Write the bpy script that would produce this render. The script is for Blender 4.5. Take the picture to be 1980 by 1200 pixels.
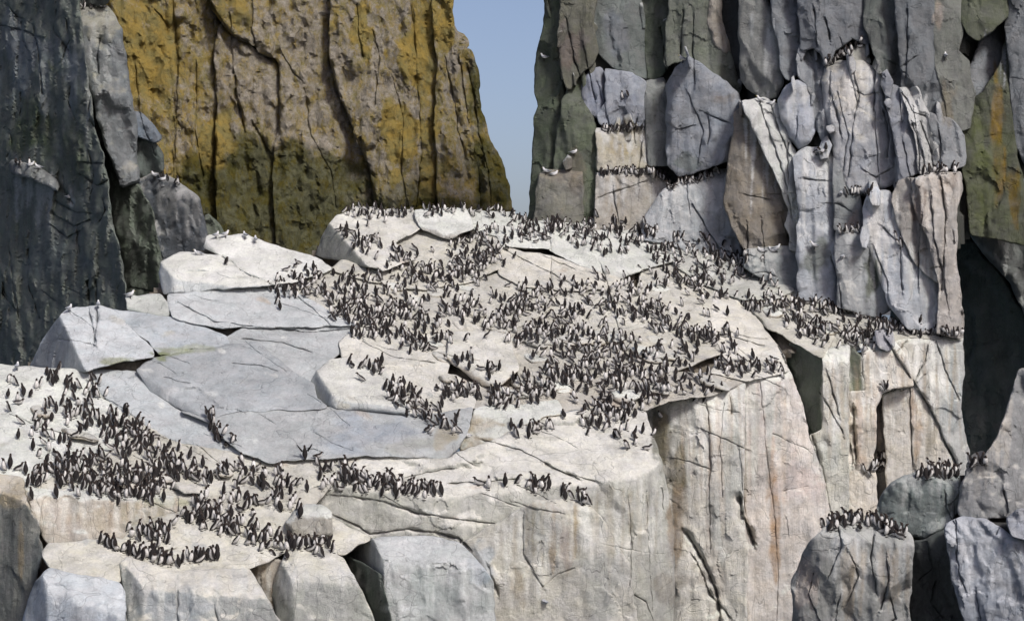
import bpy, math, random
import numpy as np
from mathutils import Vector, Matrix
from mathutils.geometry import delaunay_2d_cdt

for o in list(bpy.data.objects):
    bpy.data.objects.remove(o, do_unlink=True)
SC = bpy.context.scene
COL = SC.collection
R = math.radians

# ------------------------------------------------------------------ camera, sky, sun, exposure
HZ = 24.0                                   # camera height above the sea
FPX, CX, CY = 4400.0, 990.0, 600.0          # focal length in photo pixels, picture centre
cam_d = bpy.data.cameras.new('camera')
cam_d.sensor_width = 36.0
cam_d.lens = 80.0
cam_d.clip_start = 0.5
cam_d.clip_end = 30000.0
cam = bpy.data.objects.new('camera', cam_d)
COL.objects.link(cam)
cam.location = (0, 0, HZ)
cam.rotation_euler = (R(90), 0, 0)
SC.camera = cam

SUN_EL, SUN_AZ = 43.0, 147.0                # azimuth clockwise from +Y (the view direction)
world = bpy.data.worlds.new('World')
SC.world = world
world.use_nodes = True
wn = world.node_tree
wn.nodes.clear()
sky = wn.nodes.new('ShaderNodeTexSky')
sky.sky_type = 'NISHITA'
sky.sun_disc = False
sky.sun_elevation = R(SUN_EL)
sky.sun_rotation = R(SUN_AZ)
sky.altitude = 20
sky.air_density = 0.6
sky.dust_density = 2.2
sky.ozone_density = 4.0
bg = wn.nodes.new('ShaderNodeBackground')
bg.inputs['Strength'].default_value = 0.14
wo = wn.nodes.new('ShaderNodeOutputWorld')
tint = wn.nodes.new('ShaderNodeMix')                 # the whole sky a touch greyer, as in the photograph
tint.data_type = 'RGBA'
tint.blend_type = 'MULTIPLY'
tint.inputs[0].default_value = 1.0
tint.inputs[7].default_value = (1.10, 0.90, 0.79, 1)
wn.links.new(sky.outputs[0], tint.inputs[6])
wn.links.new(tint.outputs[2], bg.inputs[0])
wn.links.new(bg.outputs[0], wo.inputs[0])

sun_d = bpy.data.lights.new('sun', 'SUN')
sun_d.energy = 3.0
sun_d.angle = R(12.0)
sun_d.color = (1.0, 0.98, 0.94)
sun = bpy.data.objects.new('sun', sun_d)
COL.objects.link(sun)
sd = Vector((math.sin(R(SUN_AZ)) * math.cos(R(SUN_EL)), math.cos(R(SUN_AZ)) * math.cos(R(SUN_EL)), math.sin(R(SUN_EL))))
sun.rotation_euler = (-sd).to_track_quat('-Z', 'Y').to_euler()
sun.location = (20, -20, 60)

SC.view_settings.view_transform = 'Standard'
SC.view_settings.look = 'None'
SC.view_settings.exposure = 0.17
SC.view_settings.gamma = 1.0
SC.view_settings.use_curve_mapping = False
SC.cycles.max_bounces = 6
SC.cycles.diffuse_bounces = 3

# ------------------------------------------------------------------ numpy noise
def _hash(ix, iy, iz, seed):
    h = (ix.astype(np.uint32) * np.uint32(374761393) + iy.astype(np.uint32) * np.uint32(668265263)
         + iz.astype(np.uint32) * np.uint32(2147483647) + np.uint32((seed * 2654435761) & 0xffffffff))
    h = (h ^ (h >> np.uint32(13))) * np.uint32(1274126177)
    h = (h ^ (h >> np.uint32(16))) * np.uint32(2246822519)
    return h ^ (h >> np.uint32(13))

_G = np.array([[1, 1, 0], [-1, 1, 0], [1, -1, 0], [-1, -1, 0], [1, 0, 1], [-1, 0, 1], [1, 0, -1], [-1, 0, -1],
               [0, 1, 1], [0, -1, 1], [0, 1, -1], [0, -1, -1], [1, 1, 0], [0, -1, 1], [-1, 1, 0], [0, -1, -1]], float)

def noise(p, seed=0):
    with np.errstate(over='ignore'):
        i = np.floor(p).astype(np.int64)
        f = p - i
        w = f * f * f * (f * (f * 6 - 15) + 10)
        out = np.zeros(len(p))
        for dx in (0, 1):
            for dy in (0, 1):
                for dz in (0, 1):
                    h = _hash(i[:, 0] + dx, i[:, 1] + dy, i[:, 2] + dz, seed) & np.uint32(15)
                    g = _G[h]
                    dot = g[:, 0] * (f[:, 0] - dx) + g[:, 1] * (f[:, 1] - dy) + g[:, 2] * (f[:, 2] - dz)
                    ww = (w[:, 0] if dx else 1 - w[:, 0]) * (w[:, 1] if dy else 1 - w[:, 1]) * (w[:, 2] if dz else 1 - w[:, 2])
                    out += dot * ww
        return out

def fbm(p, octv=4, seed=0, gain=0.5):
    a, s, out = 1.0, 1.0, 0.0
    for k in range(octv):
        out = out + a * noise(p * s, seed + k * 17)
        a *= gain
        s *= 2.03
    return out

def facets(p, seed=0):
    """chiselled relief: every cell of a jittered lattice is a small plane of its own tilt and height"""
    with np.errstate(over='ignore'):
        i = np.floor(p).astype(np.int64)
        best = np.full(len(p), 1e9)
        sec = np.full(len(p), 1e9)
        val = np.zeros(len(p))
        val2 = np.zeros(len(p))
        for dx in (-1, 0, 1):
            for dy in (-1, 0, 1):
                for dz in (-1, 0, 1):
                    c = i + np.array([dx, dy, dz])
                    h = _hash(c[:, 0], c[:, 1], c[:, 2], seed)
                    j = np.stack([(h & 1023), (h >> 10) & 1023, (h >> 20) & 1023], 1) / 1023.0
                    h2 = _hash(c[:, 0], c[:, 1], c[:, 2], seed + 91)
                    t = np.stack([(h2 & 1023), (h2 >> 10) & 1023, (h2 >> 20) & 1023], 1) / 1023.0 - 0.5
                    d = p - (c + j)
                    q = (d * d).sum(1)
                    v = (d * t).sum(1) * 1.6 + t[:, 0] * 0.9
                    m = q < best
                    m2 = ~m & (q < sec)
                    sec = np.where(m, best, np.where(m2, q, sec))
                    val2 = np.where(m, val, np.where(m2, v, val2))
                    best = np.where(m, q, best)
                    val = np.where(m, v, val)
        w = 0.5 + 0.5 * np.clip((np.sqrt(sec) - np.sqrt(best)) / 0.13, 0, 1)      # a narrow slope between facets, not a saw-tooth
        return val * w + val2 * (1 - w)

def strips(W, width, seed):
    """upright joints: strips of rock of uneven depth and tilt, broken across here and there"""
    with np.errstate(over='ignore'):
        u = (W[:, 0] * 0.92 + W[:, 1] * 0.40) / width + 0.9 * fbm(W * np.array([.35, .35, .10]), 2, seed + 3)
        i = np.floor(u)
        f = u - i
        zi = np.zeros(len(W), np.int64)
        wob = 0.25 * noise(W * 1.3, seed + 5)
        def cell(ii, g):
            h1 = (_hash(ii, zi, zi, seed) & np.uint32(1023)) / 1023.0
            zc = np.floor(W[:, 2] * (0.25 / max(width, .3)) + h1 * 9 + wob).astype(np.int64)
            h2 = _hash(ii, zc, zi, seed + 9)
            a = (h2 & np.uint32(1023)) / 1023.0 - 0.5
            b = ((h2 >> np.uint32(10)) & np.uint32(1023)) / 1023.0 - 0.5
            return a + b * (g - 0.5) * 1.4
        ii = i.astype(np.int64)
        step = np.where(f > 0.5, 1, -1)
        e = np.minimum(f, 1 - f) * width
        w = 0.5 + 0.5 * np.clip(e / 0.07, 0, 1)
        return cell(ii, f) * w + cell(ii + step, f - step) * (1 - w) + 0.30 * np.exp(-(e / 0.07) ** 2)

def sstep(x, a, b):
    t = np.clip((x - a) / (b - a), 0, 1)
    return t * t * (3 - 2 * t)

# ------------------------------------------------------------------ places in the photograph -> places in the world
def nrm(yaw, pitch):
    """unit normal of a rock face: yaw 0 looks at the camera, + to the right; pitch 0 is a wall, 90 a floor"""
    return np.array([math.sin(R(yaw)) * math.cos(R(pitch)), -math.cos(R(yaw)) * math.cos(R(pitch)), math.sin(R(pitch))])

def ray(x, y):
    x = np.asarray(x, float)
    y = np.asarray(y, float)
    return np.stack([(x - CX) / FPX, np.ones_like(x), (CY - y) / FPX], -1)

class Plane:
    def __init__(s, x, y, depth, yaw, pitch):
        s.n = nrm(yaw, pitch)
        s.c = float(s.n @ (ray(x, y) * depth))
    def Y(s, x, y):
        d = ray(x, y) @ s.n
        d = np.where(d > -0.02, -0.02, d)
        return s.c / d

SLAB_YAW, SLAB_PITCH = 6.0, 63.0
SLAB = Plane(900, 880, 57.0, SLAB_YAW, SLAB_PITCH)
def A(x, y):
    return float(SLAB.Y(x, y))
def S(x, y, off=0.0, dyaw=0.0, dpitch=0.0):          # a slab lying on the big slope
    return Plane(x, y, A(x, y) + off, SLAB_YAW + dyaw, SLAB_PITCH + dpitch)
def V(x, y, yaw=0.0, pitch=4.0, off=0.0):            # a face that starts at a point of the slope
    return Plane(x, y, A(x, y) + off, yaw, pitch)
BASE = np.array([(900, 410), (1025, 425), (1200, 432), (1290, 455), (1440, 505), (1535, 560), (1620, 590), (1700, 612), (1760, 635), (1855, 645), (2100, 660)], float)
def C(x, off=0.0, yaw=0.0, pitch=5.0):               # a face of the right-hand cliff, standing on its foot line
    yaw, pitch, off = yaw * .8 + 10.0, pitch + 4.0, off * .55
    b = float(np.interp(x, BASE[:, 0], BASE[:, 1]))
    return Plane(x, b, A(x, b) + off, yaw, pitch)
def CT(x, y, ref, pitch=55.0, yaw=0.0):              # a ledge top that breaks off at pixel (x, y) of the face ref
    return Plane(x, y, float(ref.Y(x, y)), yaw, pitch)
def Q(x, y, depth, yaw=0.0, pitch=4.0):
    return Plane(x, y, depth, yaw, pitch)
# ------------------------------------------------------------------ materials
def rock_material():
    m = bpy.data.materials.new('weathered_rock')
    m.use_nodes = True
    nt = m.node_tree
    N, L = nt.nodes, nt.links
    N.clear()
    out = N.new('ShaderNodeOutputMaterial')
    b = N.new('ShaderNodeBsdfPrincipled')
    b.inputs['Roughness'].default_value = 0.92
    b.inputs['Specular IOR Level'].default_value = 0.15
    L.new(b.outputs[0], out.inputs[0])
    at = N.new('ShaderNodeAttribute')
    at.attribute_name = 'rock_color'
    tc = N.new('ShaderNodeTexCoord')
    def tex(scale, detail, rough, mscale=(1, 1, 1), dist=0.0):
        mp = N.new('ShaderNodeMapping')
        mp.inputs['Scale'].default_value = mscale
        L.new(tc.outputs['Object'], mp.inputs[0])
        t = N.new('ShaderNodeTexNoise')
        t.inputs['Scale'].default_value = scale
        t.inputs['Detail'].default_value = detail
        t.inputs['Roughness'].default_value = rough
        t.inputs['Distortion'].default_value = dist
        L.new(mp.outputs[0], t.inputs['Vector'])
        return t.outputs['Fac']
    def rng(v, a, c, lo, hi):
        r = N.new('ShaderNodeMapRange')
        r.inputs[1].default_value, r.inputs[2].default_value = a, c
        r.inputs[3].default_value, r.inputs[4].default_value = lo, hi
        L.new(v, r.inputs[0])
        return r.outputs[0]
    def math_(op, a, c):
        n = N.new('ShaderNodeMath')
        n.operation = op
        for k, v in enumerate((a, c)):
            if isinstance(v, float):
                n.inputs[k].default_value = v
            else:
                L.new(v, n.inputs[k])
        return n.outputs[0]
    big = rng(tex(0.9, 6, 0.6), 0.3, 0.7, 0.84, 1.16)
    fine = rng(tex(15, 8, 0.8), 0.3, 0.7, 0.84, 1.14)
    speck = rng(tex(34, 3, 0.6), 0.62, 0.74, 1.0, 0.82)
    scr = rng(tex(1.0, 4, 0.6, (3.0, 3.0, 26.0), 0.2), 0.60, 0.72, 1.0, 0.90)
    dirt = rng(tex(2.1, 7, 0.7), 0.34, 0.54, 0.84, 1.06)
    big = math_('MULTIPLY', math_('MULTIPLY', big, dirt), math_('MULTIPLY', speck, scr))
    run = rng(tex(1.0, 5, 0.65, (4.6, 4.6, 0.30), 0.3), 0.32, 0.62, 0.76, 1.12)    # water and guano runs down the walls
    one = math_('SUBTRACT', 1.0, at.outputs['Alpha'])
    runw = math_('ADD', math_('MULTIPLY', run, at.outputs['Alpha']), one)
    def hair(scale, ms, w):
        v = tex(scale, 3, 0.55, ms, 0.2)
        return rng(math_('ABSOLUTE', math_('SUBTRACT', v, 0.5), 0.0), 0.0, w, 0.0, 1.0)
    hl = math_('MINIMUM', hair(0.6, (1.5, 1.5, 0.35), 0.004), hair(0.4, (0.6, 0.6, 1.3), 0.002))       # hairline joints
    hk = rng(hl, 0.0, 1.0, 0.72, 1.0)
    k = math_('MULTIPLY', math_('MULTIPLY', math_('MULTIPLY', big, fine), runw), hk)
    sc = N.new('ShaderNodeVectorMath')
    sc.operation = 'SCALE'
    L.new(at.outputs['Color'], sc.inputs[0])
    L.new(k, sc.inputs['Scale'])
    # small warm / cool shift
    hs = N.new('ShaderNodeHueSaturation')
    L.new(rng(tex(2.3, 4, 0.6), 0.3, 0.7, 0.6, 1.5), hs.inputs['Saturation'])
    L.new(sc.outputs[0], hs.inputs['Color'])
    L.new(hs.outputs[0], b.inputs['Base Color'])
    h1 = tex(9.0, 12, 0.80)
    h2 = tex(1.0, 8, 0.7, (14, 14, 1.2), 0.1)
    hh = math_('ADD', math_('ADD', h1, math_('MULTIPLY', h2, at.outputs['Alpha'])), math_('MULTIPLY', hl, 0.2))
    bp = N.new('ShaderNodeBump')
    bp.inputs['Strength'].default_value = 0.85
    bp.inputs['Distance'].default_value = 0.11
    L.new(hh, bp.inputs['Height'])
    L.new(bp.outputs[0], b.inputs['Normal'])
    return m

def lichen_material():
    m = bpy.data.materials.new('lichen_covered_rock')
    m.use_nodes = True
    nt = m.node_tree
    N, L = nt.nodes, nt.links
    N.clear()
    out = N.new('ShaderNodeOutputMaterial')
    b = N.new('ShaderNodeBsdfPrincipled')
    b.inputs['Roughness'].default_value = 0.95
    b.inputs['Specular IOR Level'].default_value = 0.1
    L.new(b.outputs[0], out.inputs[0])
    at = N.new('ShaderNodeAttribute')
    at.attribute_name = 'rock_color'
    tc = N.new('ShaderNodeTexCoord')
    def tex(scale, detail, rough, ms=(1, 1, 1)):
        mp = N.new('ShaderNodeMapping')
        mp.inputs['Scale'].default_value = ms
        L.new(tc.outputs['Object'], mp.inputs[0])
        t = N.new('ShaderNodeTexNoise')
        t.inputs['Scale'].default_value = scale
        t.inputs['Detail'].default_value = detail
        t.inputs['Roughness'].default_value = rough
        L.new(mp.outputs[0], t.inputs['Vector'])
        return t.outputs['Fac']
    def rng(v, a, c, lo, hi):
        r = N.new('ShaderNodeMapRange')
        r.inputs[1].default_value, r.inputs[2].default_value = a, c
        r.inputs[3].default_value, r.inputs[4].default_value = lo, hi
        L.new(v, r.inputs[0])
        return r.outputs[0]
    def mix(f, a, c):
        n = N.new('ShaderNodeMix')
        n.data_type = 'RGBA'
        L.new(f, n.inputs[0])
        for k, v in ((6, a), (7, c)):
            if isinstance(v, tuple):
                n.inputs[k].default_value = (*v, 1)
            else:
                L.new(v, n.inputs[k])
        return n.outputs[2]
    lich = mix(rng(tex(2.2, 5, 0.6), 0.38, 0.62, 0, 1), (0.335, 0.25, 0.075), (0.24, 0.21, 0.09))
    bare = mix(rng(tex(5.0, 6, 0.7), 0.35, 0.65, 0, 1), (0.235, 0.21, 0.165), (0.42, 0.385, 0.325))
    cover = tex(1.0, 10, 0.8, (2.6, 2.6, 1.5))
    add = N.new('ShaderNodeMath')
    add.operation = 'ADD'
    L.new(cover, add.inputs[0])
    L.new(at.outputs['Alpha'], add.inputs[1])
    c = mix(rng(add.outputs[0], 0.94, 1.07, 0, 1), bare, lich)      # alpha 0..1: how much lichen grows here
    c = mix(rng(tex(9, 6, 0.7), 0.52, 0.70, 0, 0.6), c, (0.085, 0.078, 0.048))
    hv = tex(0.7, 3, 0.6, (1.6, 1.6, 0.5))
    ab = N.new('ShaderNodeMath')
    ab.operation = 'ABSOLUTE'
    sb = N.new('ShaderNodeMath')
    sb.operation = 'SUBTRACT'
    sb.inputs[1].default_value = 0.5
    L.new(hv, sb.inputs[0])
    L.new(sb.outputs[0], ab.inputs[0])
    c = mix(rng(ab.outputs[0], 0.0, 0.008, 0.4, 0.0), c, (0.06, 0.052, 0.035))
    mu = N.new('ShaderNodeMix')
    mu.data_type = 'RGBA'
    mu.blend_type = 'MULTIPLY'
    mu.inputs[0].default_value = 1.0
    L.new(c, mu.inputs[6])
    L.new(at.outputs['Color'], mu.inputs[7])
    L.new(mu.outputs[2], b.inputs['Base Color'])
    hh = tex(5.0, 12, 0.8, (1, 1, 0.7))
    bp = N.new('ShaderNodeBump')
    bp.inputs['Strength'].default_value = 1.0
    bp.inputs['Distance'].default_value = 0.22
    L.new(hh, bp.inputs['Height'])
    L.new(bp.outputs[0], b.inputs['Normal'])
    return m

M_ROCK = rock_material()
M_LICH = lichen_material()

# rock colours (linear albedo)
CREAM = (.71, .69, .63)
WHITE = (.78, .76, .72)
PALE = (.62, .60, .55)
GREY = (.46, .46, .455)
BLUE = (.33, .345, .38)
MID = (.235, .24, .25)
TAN = (.42, .355, .27)
PINK = (.47, .40, .36)
BROWN = (.20, .17, .13)
DARK = (.085, .09, .088)
DGREEN = (.075, .085, .058)
OLIVE = (.15, .155, .125)

# ------------------------------------------------------------------ cracks that run through a rock: points, half width px, depth m
CRACKS = []
# coloured marks and painted shade with a shape of their own: x, y, rx, ry, colour, strength, tilt
STAINS_SHADE = []

# ------------------------------------------------------------------ rock builder
def top(name, label, category, kind='structure'):
    o = bpy.data.objects.new(name, None)
    o['label'] = label
    o['category'] = category
    o['kind'] = kind
    o.location = (0, 0, 0)
    COL.objects.link(o)
    return o

def mesh_object(name, co, tris, mat, parent, color=None, smooth=True, attr='rock_color'):
    me = bpy.data.meshes.new(name)
    nv, nf = len(co), len(tris)
    me.vertices.add(nv)
    me.vertices.foreach_set('co', np.ascontiguousarray(co, np.float32).ravel())
    me.loops.add(nf * 3)
    me.loops.foreach_set('vertex_index', np.ascontiguousarray(tris, np.int32).ravel())
    me.polygons.add(nf)
    me.polygons.foreach_set('loop_start', np.arange(0, nf * 3, 3, dtype=np.int32))
    me.polygons.foreach_set('loop_total', np.full(nf, 3, np.int32))
    me.polygons.foreach_set('use_smooth', np.full(nf, smooth, bool))
    me.update(calc_edges=True)
    if smooth and attr == 'rock_color':
        me.set_sharp_from_angle(angle=R(26))
    if color is not None:
        a = me.color_attributes.new(attr, 'FLOAT_COLOR', 'POINT')
        a.data.foreach_set('color', np.ascontiguousarray(color, np.float32).ravel())
    me.materials.append(mat)
    o = bpy.data.objects.new(name, me)
    COL.objects.link(o)
    o.parent = parent
    return o

def p3(x, y, s, k=0.0):
    return np.stack([np.asarray(x) / s, np.asarray(y) / s, np.full(len(x), k)], 1)

def resample(pts, step, closed=False):
    pts = np.asarray(pts, float)
    if closed:
        pts = np.vstack([pts, pts[:1]])
    seg = np.linalg.norm(np.diff(pts, axis=0), axis=1)
    t = np.concatenate([[0], np.cumsum(seg)])
    n = max(int(round(t[-1] / step)), 3)
    u = np.linspace(0, t[-1], n, endpoint=not closed)
    return np.stack([np.interp(u, t, pts[:, 0]), np.interp(u, t, pts[:, 1])], 1)

def soften(pts, cut=7.0):
    """cut the corners of a traced outline once so that it reads as broken rock, not as a polygon"""
    pts = np.asarray(pts, float)
    nx = np.roll(pts, -1, 0)
    ln = np.linalg.norm(nx - pts, axis=1, keepdims=True)
    f = np.minimum(0.25, cut / np.maximum(ln, 1e-3))
    a = pts + (nx - pts) * f
    b = nx - (nx - pts) * f
    return np.stack([a, b], 1).reshape(-1, 2)

def seg_dist(P, L, closed, reach=26.0):
    """distance of every point to a line, exact up to reach pixels"""
    best = np.full(len(P), 999.0)
    if not len(P):
        return best
    A_, B_ = (L, np.roll(L, -1, 0)) if closed else (L[:-1], L[1:])
    o = np.argsort(P[:, 0])
    S_ = P[o]
    xs = S_[:, 0]
    bs = best.copy()
    lo = np.searchsorted(xs, np.minimum(A_[:, 0], B_[:, 0]) - reach)
    hi = np.searchsorted(xs, np.maximum(A_[:, 0], B_[:, 0]) + reach)
    for a, b, l, h in zip(A_, B_, lo, hi):
        if l >= h:
            continue
        q = S_[l:h] - a
        ab = b - a
        t = np.clip((q @ ab) / max(ab @ ab, 1e-9), 0, 1)
        np.minimum(bs[l:h], np.hypot(q[:, 0] - t * ab[0], q[:, 1] - t * ab[1]), out=bs[l:h])
    best[o] = bs
    return best

def inside(P, L):
    c = np.zeros(len(P), bool)
    if not len(P):
        return c
    o = np.argsort(P[:, 1])
    x, y = P[o, 0], P[o, 1]
    cs = np.zeros(len(P), bool)
    B_ = np.roll(L, -1, 0)
    lo = np.searchsorted(y, np.minimum(L[:, 1], B_[:, 1]), side='right')
    hi = np.searchsorted(y, np.maximum(L[:, 1], B_[:, 1]), side='right')
    for (x1, y1), (x2, y2), l, h in zip(L, B_, lo, hi):
        if l < h and y1 != y2:
            cs[l:h] ^= x[l:h] < (x2 - x1) * (y[l:h] - y1) / (y2 - y1) + x1
    c[o] = cs
    return c

CORES = {}
TONE = {'right_cliff': (.93, .96, .99), 'lower_right_rocks': (.84, .88, .90), 'left_crag': (.95, 1.0, .97), 'pale_wall': (1.04, 1.09, 1.10)}
DEBUG = False
RNG = np.random.default_rng(7)
NB = 0

def rock(parent, name, poly, planes, col, top_col=None, gap=1.2, r=9.0, amp=0.22, T=0.9, blend=0.10,
         rough=1.0, rib=0.0, streak=0.0, sp=3.6, mat=None, lich=None, label=None, lay=0.0, cut=7.0, lump=0.0):
    """one rock: outline traced in photo pixels, its faces real planes at real depth, worn edges, relief, cracks and a solid rim going back"""
    global NB
    NB += 1
    mat = mat or M_ROCK
    pl = soften(poly, cut)
    bd = resample(pl, sp * 1.0, True)
    wob = 1.0 if len(bd) > 40 else 0.5
    bd = bd + wob * np.stack([3.4 * fbm(p3(bd[:, 0], bd[:, 1], 34, .3), 3, 5), 3.4 * fbm(p3(bd[:, 0], bd[:, 1], 34, 7.7), 3, 9)], 1)
    area = 0.5 * np.sum(bd[:, 0] * np.roll(bd[:, 1], -1) - np.roll(bd[:, 0], -1) * bd[:, 1])
    tg = np.roll(bd, -1, 0) - np.roll(bd, 1, 0)
    tg /= np.maximum(np.linalg.norm(tg, axis=1, keepdims=True), 1e-6)
    nr = np.stack([-tg[:, 1], tg[:, 0]], 1) * (1 if area > 0 else -1)
    g = gap * (1 + 2.2 * fbm(p3(bd[:, 0], bd[:, 1], 60, 3.1), 2, 21)) if gap > 0 else np.full(len(bd), gap)
    bd = bd + nr * g[:, None]
    lo, hi = bd.min(0), bd.max(0)
    gx, gy = np.meshgrid(np.arange(lo[0], hi[0], sp), np.arange(lo[1], hi[1], sp * 0.87))
    gx[1::2] += sp * 0.5
    P = np.stack([gx.ravel(), gy.ravel()], 1)
    P += RNG.uniform(-0.28, 0.28, P.shape) * sp
    P = P[inside(P, bd)]
    dP = seg_dist(P, bd, True) if len(P) else np.zeros(0)
    P = P[dP > sp * 0.55]
    ring = bd + nr * (sp * 0.45)
    rk = inside(ring, bd) & (seg_dist(ring, bd, True) > sp * 0.3)
    extra = [ring[rk]]
    mine = []
    for cpts, cw, cd in CRACKS:
        cl = np.asarray(cpts, float)
        if cl[:, 0].max() < lo[0] or cl[:, 0].min() > hi[0] or cl[:, 1].max() < lo[1] or cl[:, 1].min() > hi[1]:
            continue
        c = resample(cl, 4.0)
        c = c + np.stack([2.2 * fbm(p3(c[:, 0], c[:, 1], 22, 1.3), 3, 35), 1.8 * fbm(p3(c[:, 0], c[:, 1], 22, 4.7), 3, 39)], 1)
        ok = inside(c, bd)
        if ok.sum() < 2:
            continue
        mine.append((c, cw, cd))
        t2 = np.gradient(c, axis=0)
        t2 /= np.maximum(np.linalg.norm(t2, axis=1, keepdims=True), 1e-6)
        n2 = np.stack([-t2[:, 1], t2[:, 0]], 1)
        for s in (0, -1, 1, -2, 2):
            q = c + n2 * cw * s * 0.8
            q = q[inside(q, bd)]
            if len(q):
                extra.append(q[seg_dist(q, bd, True) > 1.0])
    if mine and len(P):
        near = np.zeros(len(P), bool)
        for c, cw, cd in mine:
            near |= seg_dist(P, c, False) < cw * 1.9
        P = P[~near]
    allp = np.vstack([bd, P] + [e for e in extra if len(e)])
    nb = len(bd)
    o = delaunay_2d_cdt([Vector(q) for q in allp.tolist()], [], [list(range(nb))], 1, 0.25, False)
    XY = np.array([(v.x, v.y) for v in o[0]])
    tri = np.array([f for f in o[2] if len(f) == 3], int)
    tri = tri[inside(XY[tri].mean(1), bd)]
    used = np.unique(tri)
    mp = -np.ones(len(XY), int)
    mp[used] = np.arange(len(used))
    XY = XY[used]
    tri = mp[tri]
    x, y = XY[:, 0], XY[:, 1]
    d = seg_dist(XY, bd, True)
    # depth of the rock's faces along each line of sight, edges between faces worn round
    Ys = np.stack([p.Y(x, y) for p in planes], 1)
    mx = Ys.max(1)
    Y = mx + blend * np.log(np.exp((Ys - mx[:, None]) / blend).sum(1))
    W = ray(x, y) * Y[:, None]
    nz_flat = nrm(0, 0)
    # relief
    Wf = W + 0.12 * np.stack([fbm(W * 1.7, 2, 13), fbm(W * 1.7, 2, 14), fbm(W * 1.7, 2, 15)], 1)
    ev = 0.18 * fbm(W * np.array([.5, .5, .4]), 3, 11)
    ev += 0.22 * facets(Wf * np.array([.8, .8, 0.5]), 23)
    ev += 0.06 * facets(Wf * np.array([2.0, 2.0, 1.3]), 29)
    ev += 0.022 * facets(Wf * np.array([5.0, 5.0, 3.2]), 31)
    ev += 0.016 * fbm(W * 4.2, 3, 41)
    Y = Y + rough * ev
    if rib:
        rb = np.abs(noise(W * np.array([1.7, 1.7, 0.16]), 51)) + 0.5 * np.abs(noise(W * np.array([4.1, 4.1, 0.4]), 57))
        Y = Y - 0.2 * rib * (0.5 - rb)
        Y = Y + rib * (0.9 * strips(W, 1.05, 61) + 0.5 * strips(W, 0.38, 67))
    if lay:
        q = (W[:, 2] * 1.0 + W[:, 0] * 0.35) * 2.1 + 0.8 * fbm(W * 0.5, 3, 71)
        fr = q - np.floor(q)
        Y = Y - lay * (sstep(fr, 0, 0.16) - fr)
    if lump:
        Y = Y + lump * fbm(W * np.array([1.9, 1.9, 0.9]), 4, 131) + lump * .6 * facets(Wf * np.array([3.1, 3.1, 1.1]), 137)
    e = np.clip(d / r, 0, 1)
    wear = amp * (1 - np.sqrt(np.maximum(1 - (1 - e) ** 2, 0))) * (0.25 + 1.1 * sstep(fbm(p3(x, y, 70, 9.2), 2, 77), -.2, .3))
    Y = Y + wear
    for c, cw, cd in mine:
        dc = seg_dist(XY, c, False)
        var = 0.35 + 1.3 * np.abs(fbm(p3(x, y, 40, 5.5), 2, 83))
        Y = Y + 0.72 * cd * var * np.exp(-(dc / (cw * np.clip(var, .4, 1.4))))
        nearp = np.nonzero(dc < 22)[0]
        if len(nearp):
            q = XY[nearp]
            k = np.argmin((q[:, None, 0] - c[None, :, 0]) ** 2 + (q[:, None, 1] - c[None, :, 1]) ** 2, 1)
            t2 = np.gradient(c, axis=0)[k]
            t2 /= np.maximum(np.linalg.norm(t2, axis=1, keepdims=True), 1e-6)
            s = -t2[:, 1] * (q[:, 0] - c[k, 0]) + t2[:, 0] * (q[:, 1] - c[k, 1])
            Y[nearp] += 0.12 * cd * np.sign(s) * (1 - sstep(dc[nearp], 4, 22))
    W = ray(x, y) * Y[:, None]
    # normals for what settles on flat places
    fn = np.cross(W[tri[:, 1]] - W[tri[:, 0]], W[tri[:, 2]] - W[tri[:, 0]])
    flip = (fn * W[tri[:, 0]]).sum(1) > 0
    tri[flip] = tri[flip][:, ::-1]
    fn[flip] *= -1
    vn = np.zeros_like(W)
    for k in range(3):
        np.add.at(vn, tri[:, k], fn)
    vn /= np.maximum(np.linalg.norm(vn, axis=1, keepdims=True), 1e-9)
    col = np.asarray(col, float) * (1 + RNG.uniform(-.06, .06))
    cc = np.tile(col, (len(x), 1))
    n_a = fbm(W * 0.9, 4, 101)
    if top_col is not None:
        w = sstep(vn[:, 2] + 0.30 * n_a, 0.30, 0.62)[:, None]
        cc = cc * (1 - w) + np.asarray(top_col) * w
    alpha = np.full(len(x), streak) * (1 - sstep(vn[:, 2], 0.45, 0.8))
    if lich is not None:
        alpha = np.full(len(x), float(lich))
    for st in STAINS_SHADE:
        sx, sy, rx, ry, sc, k = st[:6]
        a = R(st[6]) if len(st) > 6 else 0.0
        if sx + 2.2 * max(rx, ry) < lo[0] or sx - 2.2 * max(rx, ry) > hi[0] or sy + 2.2 * max(rx, ry) < lo[1] or sy - 2.2 * max(rx, ry) > hi[1]:
            continue
        if len(st) > 7 and st[7] != parent.name:
            continue
        ext = 1.7
        ca, sa = abs(math.cos(a)), abs(math.sin(a))
        hx, hy = ext * (rx * ca + ry * sa), ext * (rx * sa + ry * ca)
        m = np.nonzero((np.abs(x - sx) < hx) & (np.abs(y - sy) < hy))[0]
        if not len(m):
            continue
        dx, dy = x[m] - sx, y[m] - sy
        u = (dx * math.cos(a) + dy * math.sin(a)) / rx
        v = (-dx * math.sin(a) + dy * math.cos(a)) / ry
        q = np.sqrt(u * u + v * v) + 0.75 * fbm(np.stack([x[m] / (rx * .8 + 6), y[m] / (ry * .8 + 6), np.full(len(m), sx)], 1), 3, 113)
        w = (1 - sstep(q, 0.55, 1.05)) * k
        cc[m] = cc[m] * (1 - w[:, None]) + np.asarray(sc) * w[:, None]
        if len(st) > 8:
            alpha[m] = alpha[m] * (1 - w) + st[8] * w
    # rim: the rock goes back into the cliff
    ed = np.vstack([tri[:, [0, 1]], tri[:, [1, 2]], tri[:, [2, 0]]])
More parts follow.
